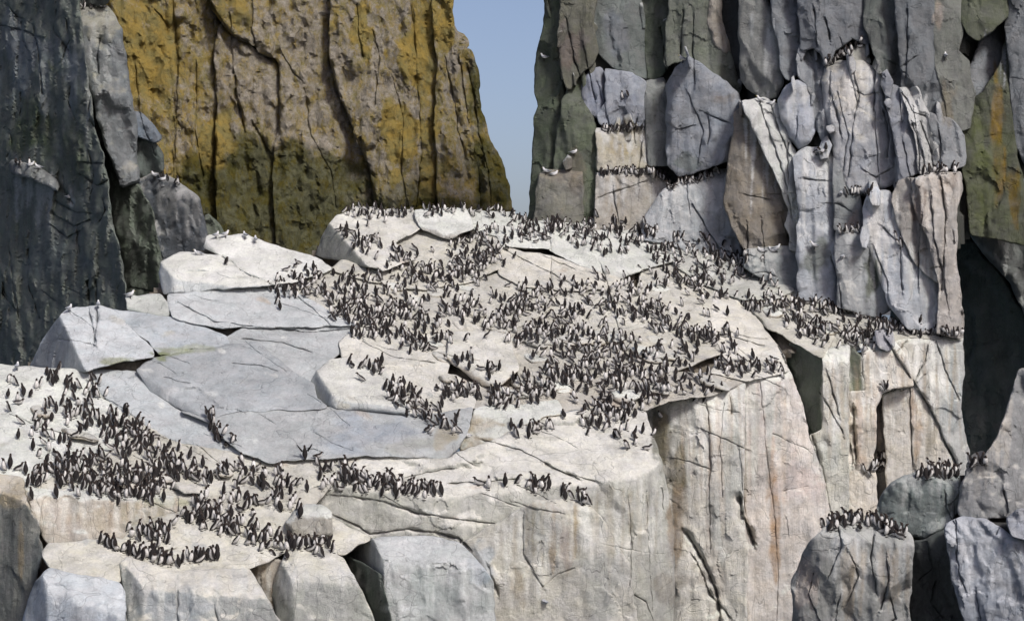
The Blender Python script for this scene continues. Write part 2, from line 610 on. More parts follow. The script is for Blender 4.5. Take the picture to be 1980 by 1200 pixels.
    key = np.sort(ed, 1)
    kk = key[:, 0] * (len(x) + 1) + key[:, 1]
    u_, idx, cnt = np.unique(kk, return_index=True, return_counts=True)
    be = ed[idx[cnt == 1]]
    bv = np.unique(be)
    mb = -np.ones(len(x), int)
    mb[bv] = np.arange(len(bv)) + len(x)
    ctr = XY.mean(0)
    xb = x[bv] + (ctr[0] - x[bv]) * 0.012
    yb = y[bv] + (ctr[1] - y[bv]) * 0.012
    Wb = ray(xb, yb) * (Y[bv] + T)[:, None]
    sk = np.vstack([np.stack([be[:, 0], mb[be[:, 0]], mb[be[:, 1]]], 1), np.stack([be[:, 0], mb[be[:, 1]], be[:, 1]], 1)])
    WW = np.vstack([W, Wb])
    WW[:, 2] += HZ
    if lich is None:
        cc = cc * np.array(TONE.get(parent.name, (.93, .985, 1.01)))       # each rock mass has its own stone colour
    rgba = np.concatenate([np.vstack([cc, cc[bv]]), np.concatenate([alpha, alpha[bv]])[:, None]], 1)
    if DEBUG:
        ar = np.abs(np.cross(XY[tri[:, 1]] - XY[tri[:, 0]], XY[tri[:, 2]] - XY[tri[:, 0]])) / 2
        if ar.max() > 200 or len(tri) < 100:
            print('BIGTRI', parent.name, poly[:2], len(tri), ar.max())
    ob = mesh_object(name, WW, np.vstack([tri, sk]), mat, parent, rgba)
    if label:
        ob['label'] = label
    CORES.setdefault(parent.name, []).append((x, y, Y))
    return ob

def core(parent, mat, colour, lich=None, cell=9.0, back=0.28):
    """the solid rock behind the separate pieces, seen only down the cracks"""
    L_ = CORES[parent.name]
    x = np.concatenate([q[0] for q in L_])
    y = np.concatenate([q[1] for q in L_])
    Y = np.concatenate([q[2] for q in L_])
    x0, y0 = x.min(), y.min()
    ix = ((x - x0) / cell).astype(int)
    iy = ((y - y0) / cell).astype(int)
    nx, ny = ix.max() + 1, iy.max() + 1
    G = np.full((nx + 2, ny + 2), -1.0)
    np.maximum.at(G, (ix + 1, iy + 1), Y)
    Dm = G.copy()
    for dx in (-1, 0, 1):
        for dy in (-1, 0, 1):
            Dm = np.maximum(Dm, np.roll(np.roll(G, dx, 0), dy, 1))
    cov = G > 0
    def grow(m, n):
        for _ in range(n):
            q = m.copy()
            q[1:] |= m[:-1]; q[:-1] |= m[1:]; q[:, 1:] |= m[:, :-1]; q[:, :-1] |= m[:, 1:]
            m = q
        return m
    pad = np.pad(cov, 6)
    closed = ~grow(~grow(pad, 4), 4)
    closed = closed[6:-6, 6:-6] | cov
    for _ in range(8):
        need = closed & (Dm <= 0)
        if not need.any():
            break
        D2 = Dm.copy()
        for dx in (-1, 0, 1):
            for dy in (-1, 0, 1):
                D2 = np.maximum(D2, np.roll(np.roll(Dm, dx, 0), dy, 1))
        Dm = np.where(need, D2, Dm)
    padc = np.pad(closed, 3)
    er = ~grow(~padc, 2)
    cov = er[3:-3, 3:-3] & (Dm > 0)
    idx = -np.ones(G.shape, int)
    ii, jj = np.nonzero(cov)
    idx[ii, jj] = np.arange(len(ii))
    px = x0 + (ii - 1 + 0.5) * cell
    py = y0 + (jj - 1 + 0.5) * cell
    W = ray(px, py) * (Dm[ii, jj] + back)[:, None]
    W[:, 2] += HZ
    a, b, c, d = idx[:-1, :-1], idx[1:, :-1], idx[1:, 1:], idx[:-1, 1:]
    ok = (a >= 0) & (b >= 0) & (c >= 0) & (d >= 0)
    a, b, c, d = a[ok], b[ok], c[ok], d[ok]
    tri = np.vstack([np.stack([a, b, c], 1), np.stack([a, c, d], 1)])
    rgba = np.tile(np.array([*colour, 0.3 if lich is None else lich]), (len(W), 1))
    return mesh_object('bedrock', W, tri, mat, parent, rgba)
# ------------------------------------------------------------------ sea
def make_sea():
    m = bpy.data.materials.new('sea_water')
    m.use_nodes = True
    nt = m.node_tree
    b = nt.nodes['Principled BSDF']
    b.inputs['Base Color'].default_value = (0.02, 0.045, 0.06, 1)
    b.inputs['Roughness'].default_value = 0.12
    t = nt.nodes.new('ShaderNodeTexNoise')
    t.inputs['Scale'].default_value = 0.25
    t.inputs['Detail'].default_value = 8
    tc = nt.nodes.new('ShaderNodeTexCoord')
    nt.links.new(tc.outputs['Object'], t.inputs['Vector'])
    bp = nt.nodes.new('ShaderNodeBump')
    bp.inputs['Distance'].default_value = 0.6
    nt.links.new(t.outputs['Fac'], bp.inputs['Height'])
    nt.links.new(bp.outputs[0], b.inputs['Normal'])
    me = bpy.data.meshes.new('sea')
    s = 12000.0
    me.from_pydata([(-s, -s, 0), (s, -s, 0), (s, s, 0), (-s, s, 0)], [], [(0, 1, 2, 3)])
    me.materials.append(m)
    o = bpy.data.objects.new('sea', me)
    COL.objects.link(o)
    o['kind'] = 'structure'
    o['label'] = 'dark open sea far below the nesting cliffs'
    o['category'] = 'sea'
make_sea()

# ------------------------------------------------------------------ cracks
def crk(w, d, *pts):
    CRACKS.append((pts, w, d))
# lichen cliff
crk(3.4, 0.45, (400, -10), (420, 30), (447, 66), (478, 80), (495, 100), (535, 122))
crk(2.2, 0.30, (488, -10), (485, 60), (494, 88))
crk(1.9, 0.25, (415, 30), (413, 110), (420, 200), (414, 330))
crk(3.8, 0.45, (453, 140), (458, 195), (472, 245))
crk(4.5, 0.50, (488, 240), (505, 268), (524, 300))
crk(1.7, 0.20, (548, 108), (570, 145), (583, 155))
crk(1.7, 0.20, (335, 30), (345, 110), (340, 240), (335, 330))
crk(1.5, 0.20, (300, 20), (325, 50))
crk(3.8, 0.45, (640, 118), (648, 160), (664, 200))
crk(1.9, 0.25, (664, 200), (690, 270), (715, 330), (722, 390))
crk(3.8, 0.40, (697, 270), (706, 320), (722, 340))
crk(1.9, 0.25, (690, 10), (694, 70), (702, 110))
crk(1.7, 0.20, (720, 60), (735, 110), (725, 200))
crk(1.7, 0.20, (590, 170), (600, 260), (640, 330), (650, 400))
crk(1.7, 0.20, (760, 150), (780, 230), (775, 330), (790, 400))
crk(1.8, 0.25, (860, 110), (880, 200), (885, 245), (900, 300))
crk(1.8, 0.25, (905, 130), (915, 180), (925, 260), (945, 330), (950, 400))
crk(1.8, 0.20, (380, 120), (378, 260), (392, 340))
crk(1.5, 0.17, (445, 30), (452, 140))
crk(1.5, 0.17, (260, 120), (272, 230), (300, 300))
crk(1.5, 0.17, (800, 20), (806, 140), (815, 300), (806, 400))
# right cliff
crk(1.3, .22, (1650, 140), (1662, 185), (1650, 240), (1642, 340))
crk(1.2, .18, (1690, 180), (1694, 260), (1700, 350))
crk(1.1, .16, (1620, 180), (1640, 260), (1630, 330))
crk(1.5, .3, (1470, 205), (1492, 270), (1516, 335), (1532, 420))
crk(1.5, .3, (1490, 200), (1510, 262), (1528, 300))
crk(1.3, .22, (1555, 345), (1600, 350))
crk(1.3, .25, (1745, 180), (1765, 215), (1790, 225))
crk(1.5, .3, (1765, 240), (1782, 290), (1790, 330))
crk(1.5, .3, (1780, 235), (1800, 290), (1806, 330))
crk(1.5, .3, (1820, 345), (1828, 420), (1822, 560))
crk(1.5, .3, (1800, 380), (1805, 460), (1830, 560))
crk(1.1, .2, (1710, 440), (1740, 470), (1745, 560))
crk(1.1, .2, (1690, 480), (1715, 540), (1720, 600))
crk(1.3, .25, (1575, 20), (1580, 90))
crk(1.5, .25, (1598, 40), (1605, 75))
crk(1.3, .25, (1755, 20), (1752, 150))
crk(1.1, .2, (1095, 40), (1110, 110), (1120, 145))
crk(1.1, .2, (1320, 20), (1315, 110))
crk(1.3, .2, (1160, 380), (1250, 350))
crk(1.5, .3, (1340, 395), (1365, 440), (1390, 480))
crk(1.1, .2, (1330, 180), (1360, 250), (1350, 310))
# slope
crk(2.0, .22, (345, 585), (415, 622), (500, 632), (600, 642), (690, 634))
crk(1.5, .20, (560, 562), (615, 605), (640, 630))
crk(2.4, .30, (430, 497), (475, 528), (525, 550))
crk(1.3, .16, (450, 702), (500, 705), (535, 716))
crk(1.5, .18, (470, 655), (545, 662), (600, 680))
crk(2.0, .22, (965, 478), (1040, 515), (1088, 540), (1125, 560))
crk(1.3, .16, (1040, 490), (1110, 520))
crk(2.0, .2, (1385, 640), (1420, 652), (1475, 668))
crk(4.0, .5, (1440, 590), (1470, 620), (1505, 668), (1530, 720))
crk(1.5, .2, (1520, 600), (1560, 635), (1590, 655))
crk(1.3, .2, (935, 850), (1010, 870), (1050, 893), (1095, 915), (1150, 930))
crk(3.0, .3, (1055, 898), (1090, 912), (1115, 925))
crk(1.5, .2, (640, 955), (740, 968), (800, 990), (880, 1003), (960, 1012))
crk(2.0, .25, (655, 1000), (690, 1015), (715, 1032), (790, 1022), (850, 1030), (885, 1040), (905, 1056))
crk(1.3, .18, (700, 940), (820, 915), (870, 905))
crk(1.5, .2, (870, 935), (940, 930), (1000, 925))
crk(1.3, .16, (180, 760), (240, 790), (290, 830))
crk(1.3, .16, (20, 800), (90, 830), (180, 850))
crk(2.0, .2, (200, 1045), (235, 1065), (290, 1070), (340, 1060))
crk(1.3, .15, (380, 860), (430, 900), (520, 915))
crk(1.2, .15, (700, 660), (760, 690), (840, 700))
# pale wall
crk(2.0, 0.14, (1363, 760), (1370, 800), (1373, 900), (1371, 1000), (1374, 1060))
crk(1.3, 0.09, (1470, 740), (1476, 800), (1485, 900), (1498, 1000), (1505, 1110), (1500, 1250))
crk(5.0, 0.75, (1432, 965), (1438, 1000), (1458, 1045))
crk(4.0, 0.50, (1330, 1030), (1362, 1090), (1385, 1140), (1400, 1250))
crk(3.2, 0.30, (1345, 1080), (1375, 1150), (1410, 1190))
crk(3.0, 0.27, (1560, 815), (1578, 860), (1584, 900))
crk(1.3, 0.09, (1585, 880), (1600, 950), (1607, 990))
crk(1.1, 0.08, (1495, 838), (1530, 855), (1560, 868))
crk(1.1, 0.06, (1515, 948), (1560, 940))
crk(1.3, 0.09, (1430, 870), (1436, 950))
crk(1.3, 0.09, (1400, 780), (1392, 860), (1398, 960))
crk(2.0, 0.14, (1412, 770), (1414, 800))
crk(1.2, 0.08, (1520, 1000), (1525, 1035))
crk(2.0, 0.14, (1010, 1000), (1012, 1070), (1035, 1110), (1050, 1135))
crk(1.3, 0.09, (1050, 1135), (1075, 1110), (1110, 1098))
crk(1.2, 0.08, (1215, 960), (1222, 1040), (1218, 1130))
crk(1.3, 0.08, (1250, 950), (1255, 1060), (1262, 1180))
crk(2.2, 0.18, (1280, 945), (1282, 985))
crk(.8, 0.03, (1165, 1050), (1230, 1065), (1285, 1070))
crk(2.4, 0.18, (946, 1095), (955, 1125), (962, 1145))
crk(1.5, 0.14, (1228, 1150), (1250, 1165), (1262, 1195))
crk(2.0, 0.14, (344, 1145), (342, 1180), (350, 1250))
crk(1.3, 0.09, (415, 1170), (420, 1200), (412, 1260))
crk(1.5, 0.11, (235, 1125), (242, 1160), (250, 1250))
# far right wall
crk(2.2, 0.38, (1715, 660), (1745, 705), (1768, 740), (1800, 790), (1830, 860), (1850, 900))
crk(2.0, 0.32, (1795, 670), (1788, 700), (1765, 742))
crk(3.4, 0.54, (1650, 790), (1653, 840), (1655, 890))
crk(1.5, 0.32, (1645, 860), (1650, 895))
crk(1.1, 0.22, (1585, 755), (1610, 800), (1630, 835))
crk(1.3, 0.23, (1760, 745), (1762, 830), (1765, 900))
crk(1.3, 0.23, (1810, 660), (1830, 720), (1850, 760))
crk(1.3, 0.23, (1735, 680), (1752, 660))
crk(1.3, 0.22, (1600, 720), (1622, 800))

rk = random.Random(77)
for _ in range(26):                       # joints in the dark crag
    px, py = rk.uniform(0, 220), rk.uniform(0, 560)
    ln = rk.uniform(30, 120)
    if rk.random() < .4:
        crk(1.8, .3, (px, py), (px + ln * .4, py + rk.uniform(0, 26)), (px + ln * .7, py + rk.uniform(10, 40)))
    else:
        crk(1.8, .35, (px, py), (px + rk.uniform(-8, 12), py + ln * .6), (px + rk.uniform(-10, 24), py + ln * 1.2))
for _ in range(14):                       # and in the lower right rocks
    px, py = rk.uniform(1560, 1960), rk.uniform(930, 1160)
    crk(1.3, .22, (px, py), (px + rk.uniform(-10, 16), py + 40), (px + rk.uniform(-20, 26), py + rk.uniform(60, 110)))
for _ in range(38):                       # many small joints in the right cliff
    px, py = rk.uniform(1060, 1850), rk.uniform(-20, 560)
    ln, lean = rk.uniform(40, 140), rk.uniform(-.1, .35)
    if rk.random() < .25:
        crk(rk.uniform(.9, 1.3), rk.uniform(.12, .25), (px, py), (px + 22, py + rk.uniform(-6, 14)), (px + 48, py + rk.uniform(-8, 22)))
    else:
        crk(rk.uniform(.9, 1.6), rk.uniform(.14, .32), (px, py), (px + ln * lean * .5 + rk.uniform(-4, 4), py + ln * .5), (px + ln * lean, py + ln))
for _ in range(46):                       # fine oblique fractures in the slope and the front slab
    px, py = rk.uniform(60, 1450), rk.uniform(500, 1000)
    ln, sl_ = rk.uniform(30, 110), rk.uniform(.15, .75)
    crk(rk.uniform(.8, 1.2), rk.uniform(.06, .14), (px, py), (px + ln * .5, py + ln * .5 * sl_ + rk.uniform(-4, 4)), (px + ln, py + ln * sl_))
# ------------------------------------------------------------------ marks on the rock (x, y, rx, ry, colour, strength, tilt)
ST = STAINS_SHADE.append
BLK = (.55, .60, .42)
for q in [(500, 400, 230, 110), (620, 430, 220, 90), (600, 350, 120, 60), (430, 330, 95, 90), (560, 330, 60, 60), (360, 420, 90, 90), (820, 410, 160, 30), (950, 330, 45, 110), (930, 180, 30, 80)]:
    ST((*q, (.36, .40, .28), .95, 0, 'lichen_cliff'))  # shadow over the cliff foot painted in as a dark green tint
for q in [(640, 170, 55, 90), (480, 130, 60, 75), (740, 160, 40, 110), (520, 200, 45, 70), (590, 60, 50, 60), (880, 130, 20, 60)]:
    ST((*q, (1.0, 1.0, 1.0), .9, 0, 'lichen_cliff', 0.45))
for q in [(290, 90, 60, 110), (420, 270, 40, 60), (800, 100, 45, 90), (700, 60, 25, 60), (860, 40, 25, 60), (770, 260, 60, 70)]:
    ST((*q, (1.1, 1.06, .95), .9, 0, 'lichen_cliff', 0.70))
# pale wall: rusty, pinkish and yellowish runs, grey bare strips, the left side's shade put into dark marks
for q in [(1490, 900, 12, 70, (.45, .33, .25), .7), (1500, 1010, 11, 120, (.44, .31, .22), .75), (1455, 820, 26, 80, (.55, .46, .42), .6), (1540, 930, 40, 60, (.56, .47, .44), .6),
          (1370, 940, 7, 110, (.36, .29, .24), .7), (1340, 900, 16, 90, (.52, .48, .43), .5), (1420, 900, 26, 90, (.47, .47, .44), .7), (1390, 1000, 20, 90, (.46, .46, .44), .6),
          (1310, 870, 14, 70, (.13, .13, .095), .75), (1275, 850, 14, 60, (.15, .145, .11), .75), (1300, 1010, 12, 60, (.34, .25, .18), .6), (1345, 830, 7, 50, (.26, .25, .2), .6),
          (1300, 1130, 40, 60, (.33, .29, .25), .6), (1380, 1120, 30, 60, (.38, .33, .29), .5), (1560, 1130, 25, 60, (.55, .46, .40), .6), (1470, 1130, 26, 60, (.5, .44, .39), .4),
          (1660, 850, 13, 60, (.5, .38, .30), .6), (1775, 830, 10, 90, (.42, .31, .22), .7), (1800, 800, 16, 100, (.30, .27, .23), .7), (1840, 760, 20, 120, (.42, .43, .42), .8),
          (1620, 760, 24, 70, (.47, .48, .44), .6), (1695, 800, 10, 60, (.52, .43, .36), .5), (1765, 790, 6, 60, (.5, .34, .24), .5), (1600, 870, 25, 60, (.45, .46, .43), .5),
          (1068, 1040, 9, 70, (.34, .26, .18), .7), (1030, 1020, 10, 60, (.36, .32, .25), .6), (1095, 1060, 16, 60, (.40, .33, .29), .6), (1110, 1020, 8, 60, (.42, .32, .2), .6),
          (1170, 960, 40, 25, (.36, .33, .28), .6), (985, 1000, 30, 26, (.37, .35, .31), .6), (1060, 980, 40, 14, (.48, .42, .36), .5), (1170, 1130, 60, 70, (.46, .45, .42), .6),
          (850, 1160, 90, 60, (.40, .41, .39), .7), (930, 1090, 30, 40, (.40, .42, .44), .7), (1000, 1130, 20, 60, (.38, .31, .22), .4),
          (860, 845, 26, 26, (.42, .35, .25), .6), (800, 860, 60, 20, (.40, .38, .33), .5), (700, 840, 110, 35, (.36, .375, .41), .6), (1195, 780, 40, 14, (.46, .37, .3), .5)]:
    ST(q)
for q in [(310, 688, 22, 9, (.27, .28, .15), .75), (215, 697, 40, 9, (.30, .30, .17), .7), (330, 680, 50, 8, (.30, .31, .18), .6), (370, 672, 50, 8, (.36, .36, .24), .5),
          (200, 1000, 60, 30, (.46, .40, .32), .5), (130, 1010, 30, 30, (.50, .42, .36), .5), (270, 990, 60, 26, (.42, .37, .26), .5), (320, 970, 60, 12, (.42, .40, .24), .5),
          (20, 960, 30, 30, (.38, .31, .21), .6), (40, 1080, 6, 90, (.34, .27, .18), .7), (15, 1090, 22, 120, (.10, .105, .105), .7), (70, 1090, 14, 60, (.13, .14, .14), .6),
          (330, 1170, 80, 35, (.40, .41, .42), .7), (640, 1150, 60, 50, (.42, .41, .38), .6), (520, 1110, 25, 30, (.40, .34, .28), .6)]:
    ST(q)
# right cliff
for q in [(1640, 170, 45, 40, (.44, .40, .34), .6), (1660, 300, 50, 40, (.34, .35, .37), .6), (1680, 310, 20, 60, (.30, .31, .33), .4), (1590, 320, 30, 40, (.46, .46, .45), .4),
          (1700, 420, 22, 60, (.48, .49, .50), .6), (1655, 430, 14, 30, (.42, .33, .27), .5), (1830, 360, 22, 30, (.44, .37, .31), .6), (1780, 400, 20, 40, (.17, .13, .11), .7),
          (1110, 340, 30, 50, (.19, .16, .13), .5), (1190, 380, 28, 50, (.33, .29, .24), .5), (1200, 290, 30, 22, (.40, .34, .23), .6), (1690, 530, 18, 50, (.10, .11, .075), .8),
          (1580, 500, 26, 40, (.15, .16, .13), .7), (1930, 250, 16, 120, (.24, .155, .045), .7), (1905, 320, 30, 120, (.12, .13, .07), .7), (1960, 380, 14, 60, (.16, .105, .03), .6),
          (1105, 90, 26, 50, (.17, .14, .125), .7), (1190, 60, 26, 60, (.20, .21, .225), .7), (1830, 200, 16, 60, (.22, .19, .14), .6), (1815, 30, 10, 26, (.42, .36, .30), .7),
          (1395, 190, 24, 14, (.22, .18, .14), .6), (1350, 220, 50, 50, (.27, .28, .29), .5), (1330, 310, 30, 20, (.14, .16, .13), .5), (1215, 205, 26, 26, (.24, .25, .28), .6)]:
    ST((*q, 0, 'right_cliff') if len(q) == 6 else q)
# left crag: white runs under nests, green growth
for q in [(55, 360, 10, 40, (0.377, 0.377, 0.370), .8), (85, 370, 7, 45, (0.362, 0.362, 0.355), .8), (33, 350, 5, 40, (0.377, 0.362, 0.362), .8), (110, 120, 30, 30, (0.123, 0.145, 0.072), .7), (60, 250, 60, 60, (0.087, 0.102, 0.065), .7),
          (40, 110, 30, 80, (0.203, 0.217, 0.239), .7), (140, 300, 30, 80, (0.094, 0.104, 0.080), .7), (140, 390, 5, 20, (0.435, 0.435, 0.435), .7), (195, 60, 30, 40, (0.348, 0.326, 0.283), .8), (340, 375, 34, 14, (0.435, 0.420, 0.420), .7), (100, 480, 60, 60, (0.145, 0.160, 0.167), .6)]:
    ST((*q, 0, 'left_crag'))

# droppings: white runs below the bird ledges, splashes over the slope
rs = random.Random(5)
def runs(x0, x1, y0, y1, n, length, col, k, owner, wide=4.0):
    for _ in range(n):
        t = rs.random()
        ln = length * rs.uniform(.35, 1.2)
        ST((x0 + (x1 - x0) * t, y0 + (y1 - y0) * t + ln * .45, wide * rs.uniform(.5, 1.5), ln * .6, col, k * rs.uniform(.5, 1), rs.uniform(-4, 4), owner))
W1, W2, W3 = (.62, .61, .58), (.74, .71, .66), (.36, .36, .355)
runs(1160, 1250, 258, 258, 12, 60, W1, .7, 'right_cliff')
runs(1160, 1290, 338, 350, 14, 70, W1, .6, 'right_cliff')
runs(1300, 1395, 365, 335, 12, 70, W1, .7, 'right_cliff')
runs(1440, 1505, 200, 205, 14, 150, W1, .8, 'right_cliff')
runs(1520, 1570, 165, 165, 7, 70, W1, .7, 'right_cliff', 6)
runs(1600, 1705, 128, 135, 18, 130, W2, .6, 'right_cliff')
runs(1545, 1610, 292, 290, 14, 140, W1, .8, 'right_cliff')
runs(1680, 1735, 378, 400, 16, 150, W2, .8, 'right_cliff')
runs(1740, 1810, 460, 530, 14, 120, W1, .8, 'right_cliff')
runs(1620, 1670, 450, 448, 8, 90, W1, .6, 'right_cliff')
runs(1745, 1790, 175, 200, 10, 90, W1, .8, 'right_cliff')
runs(1780, 1855, 340, 338, 14, 150, (.60, .55, .49), .7, 'right_cliff')
runs(1450, 1495, 20, 60, 6, 90, (.5, .5, .48), .6, 'right_cliff')
runs(1900, 1945, 60, 90, 6, 70, (.4, .41, .43), .6, 'right_cliff')
runs(1810, 1830, 10, 30, 3, 30, (.6, .52, .45), .7, 'right_cliff')
runs(1300, 1520, 780, 725, 42, 190, (.76, .73, .68), .7, 'pale_wall', 6)
runs(1300, 1520, 800, 760, 22, 260, (.50, .42, .35), .5, 'pale_wall', 4)
runs(1300, 1520, 800, 760, 14, 220, (.46, .46, .43), .5, 'pale_wall', 5)
runs(1595, 1855, 700, 660, 40, 150, (.76, .73, .68), .7, 'pale_wall', 6)
runs(1595, 1855, 720, 680, 22, 170, (.44, .36, .28), .5, 'pale_wall', 4)
runs(960, 1290, 1000, 930, 36, 130, (.72, .69, .63), .6, 'front_ledges', 6)
runs(960, 1290, 1010, 940, 20, 150, (.42, .36, .28), .45, 'front_ledges', 4)
runs(60, 345, 975, 960, 22, 60, (.72, .67, .6), .6, 'front_ledges', 6)
runs(60, 345, 980, 965, 14, 60, (.47, .38, .30), .5, 'front_ledges', 4)
runs(740, 920, 1060, 1060, 18, 110, (.68, .67, .64), .6, 'front_ledges', 6)
runs(250, 700, 1120, 1090, 30, 80, (.70, .67, .62), .6, 'front_ledges', 6)
runs(1590, 1755, 1045, 1050, 26, 110, (.62, .61, .59), .6, 'lower_right_rocks', 5)
runs(1620, 1755, 1060, 1060, 12, 130, (.42, .35, .27), .5, 'lower_right_rocks', 7)
runs(1840, 1980, 1030, 1050, 34, 120, (.64, .64, .66), .8, 'lower_right_rocks', 5)
runs(1730, 1850, 925, 920, 14, 60, (.5, .5, .48), .6, 'lower_right_rocks', 5)
runs(1880, 1960, 890, 760, 16, 90, (.62, .56, .49), .6, 'lower_right_rocks', 7)
runs(30, 110, 325, 345, 14, 90, W3, .9, 'left_crag', 4)
runs(160, 230, 60, 60, 10, 240, W3, .5, 'left_crag', 6)
runs(300, 385, 350, 385, 12, 70, (.30, .29, .29), .7, 'left_crag', 5)
runs(0, 150, 20, 100, 12, 150, (.25, .26, .28), .6, 'left_crag', 10)
for q in [(1282, 855, 26, 75, (.20, .175, .13), .85), (1308, 920, 20, 90, (.22, .19, .14), .8), (1312, 1020, 16, 80, (.30, .23, .17), .7), (1268, 810, 20, 24, (.26, .23, .18), .7)]:  # brown streaks, darkened with painted shade of the wall's left-facing side
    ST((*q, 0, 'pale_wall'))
for _ in range(230):
    px, py = rs.uniform(0, 1850), rs.uniform(410, 1090)
    ST((px, py, rs.uniform(6, 26), rs.uniform(3, 8), rs.choice([(.80, .78, .73), (.80, .77, .71), (.56, .52, .45), (.50, .49, .47), (.60, .50, .42)]), rs.uniform(.3, .7), rs.uniform(-10, 30), rs.choice(['nesting_slope', 'front_ledges', 'nesting_slope'])))
# ------------------------------------------------------------------ the rocks
CRAG = top('left_crag', 'dark shaded crag rising behind the left edge of the white slope', 'crag')
LCL = top('lichen_cliff', 'tall cliff patched with orange and green lichen behind the colony', 'cliff')
RCL = top('right_cliff', 'grey jointed cliff of upright columns right of the gap of sky', 'cliff')
SLO = top('nesting_slope', 'broad whitewashed rock slope crowded with dark seabirds', 'rock slope')
WALL = top('pale_wall', 'pale streaked rock wall falling away below the nesting slope', 'rock wall')
FRONT = top('front_ledges', 'rounded whitewashed ledges and blocks along the bottom of the picture', 'rock ledges')
CHASM = top('shadowed_chasm', 'dark shadowed gully wall at the right edge of the picture', 'gully wall')
RLED = top('lower_right_rocks', 'grey broken rocks with a bird ledge in the bottom right corner', 'rocks')

# left crag
cr = dict(rough=1.4, rib=0, lump=.14, streak=.2, sp=4.5, r=6, amp=.3, T=2.0, gap=-4.0, cut=3.0)
ck = lambda x, y, off, yaw, pitch=3.0: Q(x, y, 70.0 + off, yaw, pitch)
rock(CRAG, 'rock_face', [(-90, -120), (150, -120), (153, 20), (158, 80), (166, 130), (173, 200), (184, 260), (196, 300), (205, 350), (214, 430), (232, 500), (250, 640), (-90, 760)], [ck(120, 400, 0, -56)], (.17, .18, .165), **cr)
rock(CRAG, 'rock_pillar', [(155, 16), (206, 14), (222, 34), (233, 60), (240, 110), (250, 180), (262, 240), (262, 300), (266, 350), (236, 362), (222, 320), (208, 290), (198, 250), (180, 190), (168, 120), (156, 50)], [ck(210, 300, -.7, -28), ck(238, 300, -.55, 30), ck(200, 35, 0.2, -10, 50)], (.19, .195, .205), (.30, .285, .25), **cr)
rock(CRAG, 'rock_pillar', [(165, -120), (230, -120), (222, -40), (205, 8), (155, 10), (152, -60)], [ck(200, 0, .3, -45)], DARK, **cr)
rock(CRAG, 'rock', [(258, 218), (270, 220), (292, 240), (312, 268), (300, 274), (258, 258)], [ck(280, 245, .2, 10, 30)], (.17, .185, .215), **cr)
rock(CRAG, 'rock', [(260, 262), (300, 278), (312, 300), (314, 330), (300, 336), (272, 344), (264, 330)], [ck(290, 300, .3, -20, 4)], (.105, .115, .11), **cr)
rock(CRAG, 'rock', [(264, 350), (296, 336), (322, 342), (356, 362), (382, 384), (392, 420), (398, 455), (402, 500), (330, 560), (300, 470), (290, 410)], [ck(340, 420, -.6, -34, 4), ck(345, 362, -.6, 5, 52)], (.115, .12, .135), (.30, .29, .29), **cr)
rock(CRAG, 'rock_face', [(206, 300), (222, 322), (236, 364), (266, 356), (292, 410), (304, 475), (318, 560), (250, 660), (240, 500), (218, 430)], [ck(260, 450, -.2, -50, 4)], (.15, .165, .14), **cr)
rock(CRAG, 'rock', [(22, 312), (50, 316), (78, 328), (108, 350), (112, 366), (84, 352), (54, 340), (24, 334)], [ck(70, 340, .75, -50), ck(70, 332, .8, -20, 50)], (.19, .19, .185), (.22, .22, .22), **cr)
rock(CRAG, 'rock', [(384, 440), (402, 415), (425, 436), (440, 470), (400, 500)], [ck(405, 450, -.5, 10, 20)], (.16, .17, .145), **cr)

# lichen cliff: plates between its main joints
lc = dict(rough=1.2, lump=.22, rib=.16, sp=4.6, r=7, amp=.16, T=2.4, mat=M_LICH, gap=-1.0)
def LQ(x, y, off, yaw, pitch=10.0):
    return Q(x, y, 80.0 + off * .5, yaw * .5 + 10, pitch)
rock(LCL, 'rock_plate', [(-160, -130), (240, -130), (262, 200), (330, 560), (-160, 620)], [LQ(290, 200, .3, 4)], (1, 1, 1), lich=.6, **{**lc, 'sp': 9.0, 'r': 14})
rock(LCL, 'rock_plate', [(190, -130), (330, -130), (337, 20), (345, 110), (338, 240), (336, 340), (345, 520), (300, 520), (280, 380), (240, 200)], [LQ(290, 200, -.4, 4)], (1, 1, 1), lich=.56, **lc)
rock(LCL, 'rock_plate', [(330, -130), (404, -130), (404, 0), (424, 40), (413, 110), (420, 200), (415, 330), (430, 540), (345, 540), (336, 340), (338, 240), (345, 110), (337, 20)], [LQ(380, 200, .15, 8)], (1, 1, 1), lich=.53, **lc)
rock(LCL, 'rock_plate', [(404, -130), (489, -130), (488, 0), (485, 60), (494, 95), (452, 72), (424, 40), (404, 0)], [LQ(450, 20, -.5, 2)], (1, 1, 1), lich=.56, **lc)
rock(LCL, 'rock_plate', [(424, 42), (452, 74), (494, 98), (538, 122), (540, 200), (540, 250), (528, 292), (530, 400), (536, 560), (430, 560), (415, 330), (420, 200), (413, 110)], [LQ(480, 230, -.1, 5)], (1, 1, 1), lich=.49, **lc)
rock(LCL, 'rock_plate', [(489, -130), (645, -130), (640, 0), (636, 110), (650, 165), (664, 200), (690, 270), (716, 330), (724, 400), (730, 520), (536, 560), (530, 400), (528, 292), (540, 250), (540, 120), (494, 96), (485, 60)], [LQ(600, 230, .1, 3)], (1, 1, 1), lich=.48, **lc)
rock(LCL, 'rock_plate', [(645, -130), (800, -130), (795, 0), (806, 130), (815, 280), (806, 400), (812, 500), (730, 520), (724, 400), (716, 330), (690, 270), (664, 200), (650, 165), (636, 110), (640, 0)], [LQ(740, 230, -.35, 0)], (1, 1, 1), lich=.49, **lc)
rock(LCL, 'rock_plate', [(800, -130), (850, -130), (835, 30), (846, 120), (840, 250), (846, 400), (850, 490), (812, 500), (806, 400), (815, 280), (806, 130), (795, 0)], [LQ(825, 230, .25, 12)], (1, 1, 1), lich=.58, **lc)
